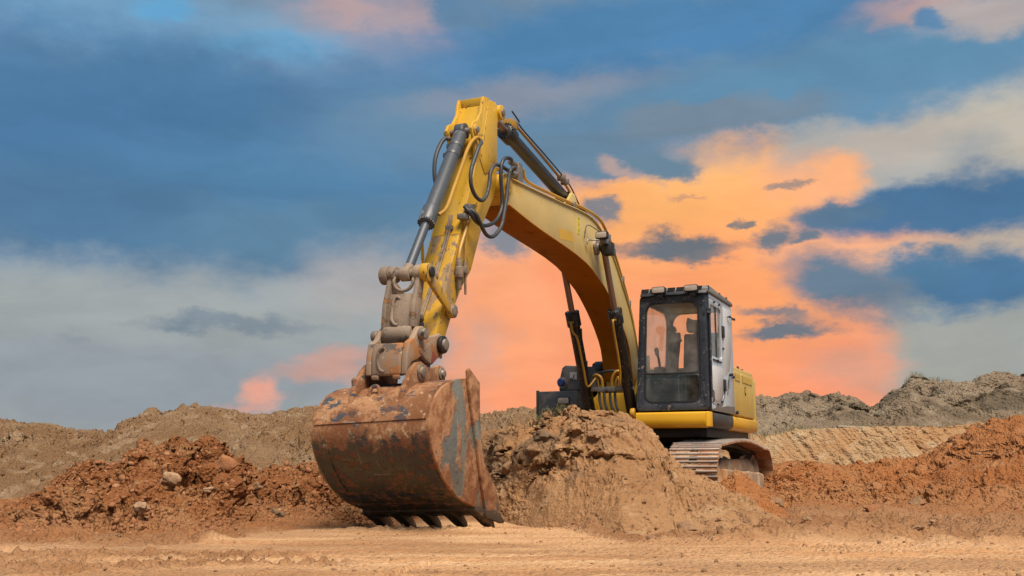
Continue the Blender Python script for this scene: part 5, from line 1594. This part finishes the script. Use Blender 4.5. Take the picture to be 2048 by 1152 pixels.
for (y_, z_) in ((.40, 2.865), (.72, 2.87), (.45, 1.42), (.72, 1.47), (.90, 2.25)):
    g = G(); g.cyl((1.488, y_, z_), (1.515, y_, z_), .016, seg=10); g.build('door_bolt', M['dark'], DR)
g = G(); g.prism([(.120, 1.325), (1.595, 1.325), (1.60, 1.95), (1.592, 2.40), (1.575, 2.93), (1.50, 2.955), (.12, 2.955), (.12, 2.90), (.865, 2.90), (.915, 2.81), (.922, 2.0), (.912, 1.59), (.755, 1.43), (.45, 1.375), (.12, 1.43)], 1.425, 1.4935)
QP = g.build('rear_quarter_panel', M['cabsilver'], CAB, .010)
g = G(); g.prism([(.985, 1.86), (1.30, 1.97), (1.46, 2.20), (1.515, 2.50), (1.515, 2.88), (.965, 2.88)], 1.4940, 1.4975); q_ = g.build('quarter_window', M['cabpale'], CAB, .002)  # opaque pane; the sky reflected in the glass is painted as pale grey
g = G(); g.prism([(.13, 1.328), (1.59, 1.328), (1.59, 1.44), (1.10, 1.43), (.13, 1.345)], 1.4940, 1.4960); g.build('sill_stripe', M['cabstripe'], CAB)
g = G(); g.prism([(.30, 1.372), (.50, 1.34 + .02), (.78, 1.42), (.93, 1.56), (.985, 1.70), (.94, 1.70), (.90, 1.58), (.75, 1.45), (.50, 1.39)], 1.4942, 1.4958); g.build('swoosh_stripe', M['cabstripe'], CAB)
g = G()
def loop_(cy, cz, ry, rz, t): 
    out = [(cy + ry * math.cos(2 * math.pi * k / 20) + .35 * rz * math.sin(2 * math.pi * k / 20), cz + rz * math.sin(2 * math.pi * k / 20)) for k in range(20)]
    inn = [(cy + (ry - t) * math.cos(2 * math.pi * k / 20) + .35 * (rz - t) * math.sin(2 * math.pi * k / 20), cz + (rz - t) * math.sin(2 * math.pi * k / 20)) for k in range(20)]
    return out, inn
for cy, cz in ((1.16, 1.71), (1.24, 1.80)):
    o_, i_ = loop_(cy, cz, .045, .12, .011); g.holed(o_, i_, 1.4965, 1.4985, 'x')
g.build('loop_emblem', M['ink'], CAB)
for (y_, z_) in ((1.30, 1.90), (1.40, 1.91), (1.50, 1.88)):
    g = G(); g.cyl((1.49, y_, z_), (1.525, y_, z_), .022, seg=10); g.build('panel_knob', M['interiordark'], CAB)
g = G(); g.tube([(1.50, 1.25, 2.76), (1.535, 1.25, 2.76), (1.535, 1.55, 2.76), (1.50, 1.55, 2.76)], .010, 8); g.cyl((1.53, 1.245, 2.76), (1.55, 1.245, 2.76), .02, seg=8); g.cyl((1.53, 1.555, 2.76), (1.55, 1.555, 2.76), .02, seg=8); g.build('window_catch', M['dark'], CAB)
for (y_, z_) in ((.75, 3.03), (1.2, 3.03), (1.55, 2.98)):
    g = G(); g.cyl((1.50, y_, z_ - .02), (1.50, y_, z_ + .02), .018, seg=8); g.build('roof_stud', M['dark'], RF)
for (x_, z_) in ((.50, 1.40), (.50, 1.36), (1.43, 1.40), (1.43, 1.50), (.485, 1.90), (1.43, 1.75), (1.44, 2.30), (.49, 2.30), (1.45, 2.66), (1.42, 2.80)):
    g = G(); g.cyl((x_, -.004, z_), (x_, -.016, z_), .016, seg=10); g.build('frame_bolt', M['cabframe'], CAB, xf=lean)
g = G(); g.prism([(1.58, 1.98), (1.76, 2.08), (1.62, 2.40), (1.58, 2.45)], 1.20, 1.40); g.build('air_duct', M['cabsilver'], EX, .01)

# ---- inside the cab
g = G(); g.box(.78, 1.26, .62, 1.12, 1.72, 1.88)
ST = g.build('seat', M['seat'], EX, .05, 3)
g = G(); g.prism([(1.08, 1.86), (1.20, 1.88), (1.28, 2.52), (1.20, 2.54)], .84, 1.38); g.build('seat_back', M['seat'], ST, .03, 3)
g = G(); g.prism([(.885, 2.58), (.915, 2.55), (1.185, 2.55), (1.215, 2.58), (1.205, 2.68), (1.175, 2.785), (1.12, 2.75), (1.045, 2.735), (.97, 2.75), (.905, 2.785), (.882, 2.70)], 1.19, 1.28, 'y'); g.box(.98, 1.12, 1.21, 1.25, 2.50, 2.56); g.build('headrest', M['seat'], ST, .015, 3)
g = G(); g.box(.86, 1.2, .70, 1.10, 1.36, 1.72); g.build('seat_base', M['interiordark'], ST, .02)
for xs in (.66, 1.34):
    g = G(); g.box(xs - .08, xs + .08, .42, 1.15, 1.62, 1.98); cn = g.build('side_console', M['interiordark'], EX, .03)
    g = G(); g.tube([(xs, .50, 1.98), (xs - .01, .47, 2.10), (xs - .02, .44, 2.16)], .018, 8); g.lathe((xs - .02, .45, 2.14), (xs - .03, .42, 2.26), [(0, .022), (.03, .03), (.09, .034), (.12, .02)], 12); g.build('joystick', M['interiordark'], cn)
g = G(); g.prism([(.50, 1.86), (.62, 1.86), (.66, 2.05), (.82, 2.42), (.80, 2.50), (.70, 2.50), (.64, 2.34)], .80, .90); g.tube([(.86, .72, 2.46), (.90, .66, 2.40), (.95, .64, 2.36)], .022, 8)
g.build('raised_armrest', M['interiordark'], EX, .02)
g = G(); g.prism([(.30, 1.72), (.62, 1.86), (.75, 1.86), (.75, 1.62), (.30, 1.55)], .92, 1.18); g.build('lever_housing', M['interiordark'], EX, .02)
for xs in (.98, 1.08):
    g = G(); g.tube([(xs, .34, 1.36), (xs, .30, 1.62), (xs, .33, 1.84)], .012, 8); g.box(xs - .04, xs + .04, .26, .38, 1.40, 1.42); g.build('travel_lever', M['steel'], EX)
g = G(); g.box(.505, .60, .14, .20, 1.86, 2.12); mo = g.build('monitor', M['interior'], EX, .01)
g = G(); g.box(.525, .555, .128, .139, 1.92, 2.05); lb = g.build('monitor_label', M['paper'], mo)
g = G()
for k in range(6): g.box(.530, .550, .124, .1275, 1.925 + k * .02, 1.937 + k * .02)
g.build('label_print', M['ink'], mo)
g = G(); g.prism([(1.20, 1.36), (1.50, 1.36), (1.50, 1.98), (1.30, 1.92)], .52, 1.42); g.build('rear_shelf', M['seat'], EX, .02)
g = G(); g.cyl((.62, 1.30, 2.62), (.62, 1.38, 2.62), .07, seg=18); g.box(.56, .62, 1.30, 1.36, 2.30, 2.60); g.build('cab_speaker', M['interiordark'], EX, .01)
g = G(); g.tube([(.72, .20, 1.80), (.80, .18, 1.765), (.95, .18, 1.77), (1.05, .20, 1.81)], .012, 8); g.build('wiring_loop', M['hose'], EX)


# ------------------------------------------------------------------ single stones, clods, plank, grass
# x, y, height of the ground there, half width, flatness, material, label
ROCKS = [
 (-3.28, 10.14, 0.45, 0.105, 0.8, 'stone', 'pale tan boulder lodged in the middle of the red pile'),
 (-3.28, 9.4, 0.2, 0.079, 0.8, 'stone', 'tan rock low on the red pile, below the pale boulder'),
 (-2.9, 10.57, 0.57, 0.14, 0.9, 'clodred', 'big upright earth block at the right shoulder of the red pile'),
 (-2.95, 10.27, 0.34, 0.063, 0.6, 'stone', 'thin grey tan slab on the red pile below the upright block'),
 (-3.33, 10.17, 0.54, 0.072, 0.7, 'clodred', 'rounded red clod just above the pale boulder'),
 (-2.66, 11.05, 0.36, 0.062, 0.7, 'clodbrown', 'brown clod on the low right end of the red pile'),
 (-2.32, 10.57, 0.09, 0.109, 0.5, 'sod', 'dark brown clump at the foot of the red pile near the bucket'),
 (-2.96, 8.02, 0.06, 0.03, 0.6, 'clodbrown', 'small brown stone at the foot of the red pile'),
 (1.77, 9.06, 0.12, 0.051, 0.5, 'stone', 'long pale stone at the foot of the tan mound'),
 (1.68, 9.12, 0.11, 0.032, 0.6, 'stone', 'short pale stone beside the long one at the mound foot'),
 (1.61, 8.24, 0.08, 0.046, 0.8, 'clodbrown', 'dark split clod below the long pale stone'),
 (1.5, 9.04, 0.04, 0.097, 0.7, 'clodbrown', 'tilted brown slab at the front foot of the tan mound'),
 (1.06, 8.13, 0.03, 0.038, 0.6, 'clodbrown', 'low brown clod left of the tilted slab'),
 (0.51, 9.6, 0.02, 0.027, 0.8, 'stone', 'small upright pale stone at the mound foot near the bucket'),
 (0.34, 11.11, 0.87, 0.116, 0.8, 'sod', 'dark sod clump on the upper face of the tan mound'),
 (0.85, 10.65, 0.88, 0.091, 0.45, 'clodbrown', 'flat brown ledge block high on the tan mound'),
 (0.22, 11.07, 0.74, 0.079, 0.7, 'clodbrown', 'brown block in the broken left face of the mound'),
 (-0.05, 11.49, 0.56, 0.092, 0.7, 'clodbrown', 'brown block low in the broken face beside the bucket'),
 (4.04, 10.25, 0.04, 0.034, 0.6, 'stone', 'small pale stone on the churned ground at right'),
 (3.17, 8.31, 0.09, 0.051, 0.5, 'clodbrown', 'brown slab on the churned ground beside the pale stone'),
 (5.15, 13.46, 0.11, 0.126, 0.6, 'clodbrown', 'dark brown lump where the orange slope meets the ground'),
 (4.22, 12.44, 0.07, 0.128, 0.5, 'clodred', 'orange brown clod in front of the orange slope'),
 (3.14, 12.62, 0.13, 0.089, 0.8, 'clodbrown', 'broken clod below the rear of the crawler track'),
 (2.98, 10.74, 0.04, 0.065, 0.35, 'clodbrown', 'low flat clod on the ground right of the mound'),
]
for i, (x_, y_, z_, s_, fl_, m_, lab_) in enumerate(ROCKS):
    me = rock_mesh(300 + i * 7, 3, fl_, .45)
    nm = {'stone': 'stone', 'sod': 'sod_clump'}.get(m_, 'earth_clod')
    me.name = nm
    me.materials.append(M[m_])
    o = link(nm, me)
    o.scale = (s_, s_ * .9, s_)
    o.location = (x_, y_ + s_ * .35, z_ + s_ * fl_ * .02)
    o.rotation_euler = (random.uniform(-.35, .35), random.uniform(-.35, .35), random.uniform(-.6, .6))
    tag(o, lab_, 'stone' if m_ == 'stone' else 'earth clod', 'stones and clods on the soil')



def tuft(name, spots, n, hgt, label, grid, seed):
    r = np.random.default_rng(seed); V = []; F = []
    for (cx, cy, rad) in spots:
        for k in range(n):
            w = r.uniform(0, 2 * math.pi); q = rad * math.sqrt(r.random())
            x, y = cx + q * math.cos(w), cy + q * math.sin(w) * .6
            z = surface_z(grid, x, y) - .01
            h = hgt * r.uniform(.4, 1.1); dx, dy = r.normal(0, .45, 2) * h; wd = r.uniform(.002, .0045); a = r.uniform(0, math.pi)
            ux, uy = math.cos(a) * wd, math.sin(a) * wd
            b = len(V)
            V += [(x - ux, y - uy, z), (x + ux, y + uy, z), (x + dx * .4 - ux * .8, y + dy * .4 - uy * .8, z + h * .65), (x + dx * .4 + ux * .8, y + dy * .4 + uy * .8, z + h * .65), (x + dx, y + dy, z + h * r.uniform(.75, 1))]
            F += [(b, b + 1, b + 3, b + 2), (b + 2, b + 3, b + 4)]
    me = bpy.data.meshes.new(name); me.from_pydata(V, [], F); me.materials.append(M['grass'])
    o = link(name, me); tag(o, label, 'grass', None, 'stuff'); return o


tuft('grass_tuft', [(.42, 12.2, .16), (.60, 12.25, .12), (.28, 12.2, .10), (.52, 12.1, .08)], 130, .13, 'dry grass tuft on top of the tan mound', 'earth_mound', 3)
tuft('bank_weeds', [(r_x, 26.6, .35) for r_x in (6.2, 6.9, 7.4, 8.9, 10.4, 11.2, 12.6)], 90, .22, 'sparse weeds along the top edge of the cut bank', 'cut_bank', 4)
tuft('ridge_weeds', [(13.3, 32.6, .5), (14.3, 32.2, .5), (12.7, 32.9, .35), (15.2, 31.6, .5)], 160, .22, 'dark scrubby weeds on the right spoil ridge', 'spoil_ridge', 5)

g = G(); g.box(-.40, .40, -.06, .06, -.02, .02); g.box(.30, .34, -.07, -.062, -.02, .02)
pl = g.build('timber_plank', M['timber'], None, .004)
px_, py_ = 8.55, 26.4
pl.location = (px_, py_, max(surface_z('cut_bank', px_, py_), surface_z('spoil_ridge', px_ + .1, 27.6)) + .03)
pl.rotation_euler = (0, math.radians(2), math.radians(4))
tag(pl, 'bleached timber plank lying on the bench above the cut bank', 'plank')
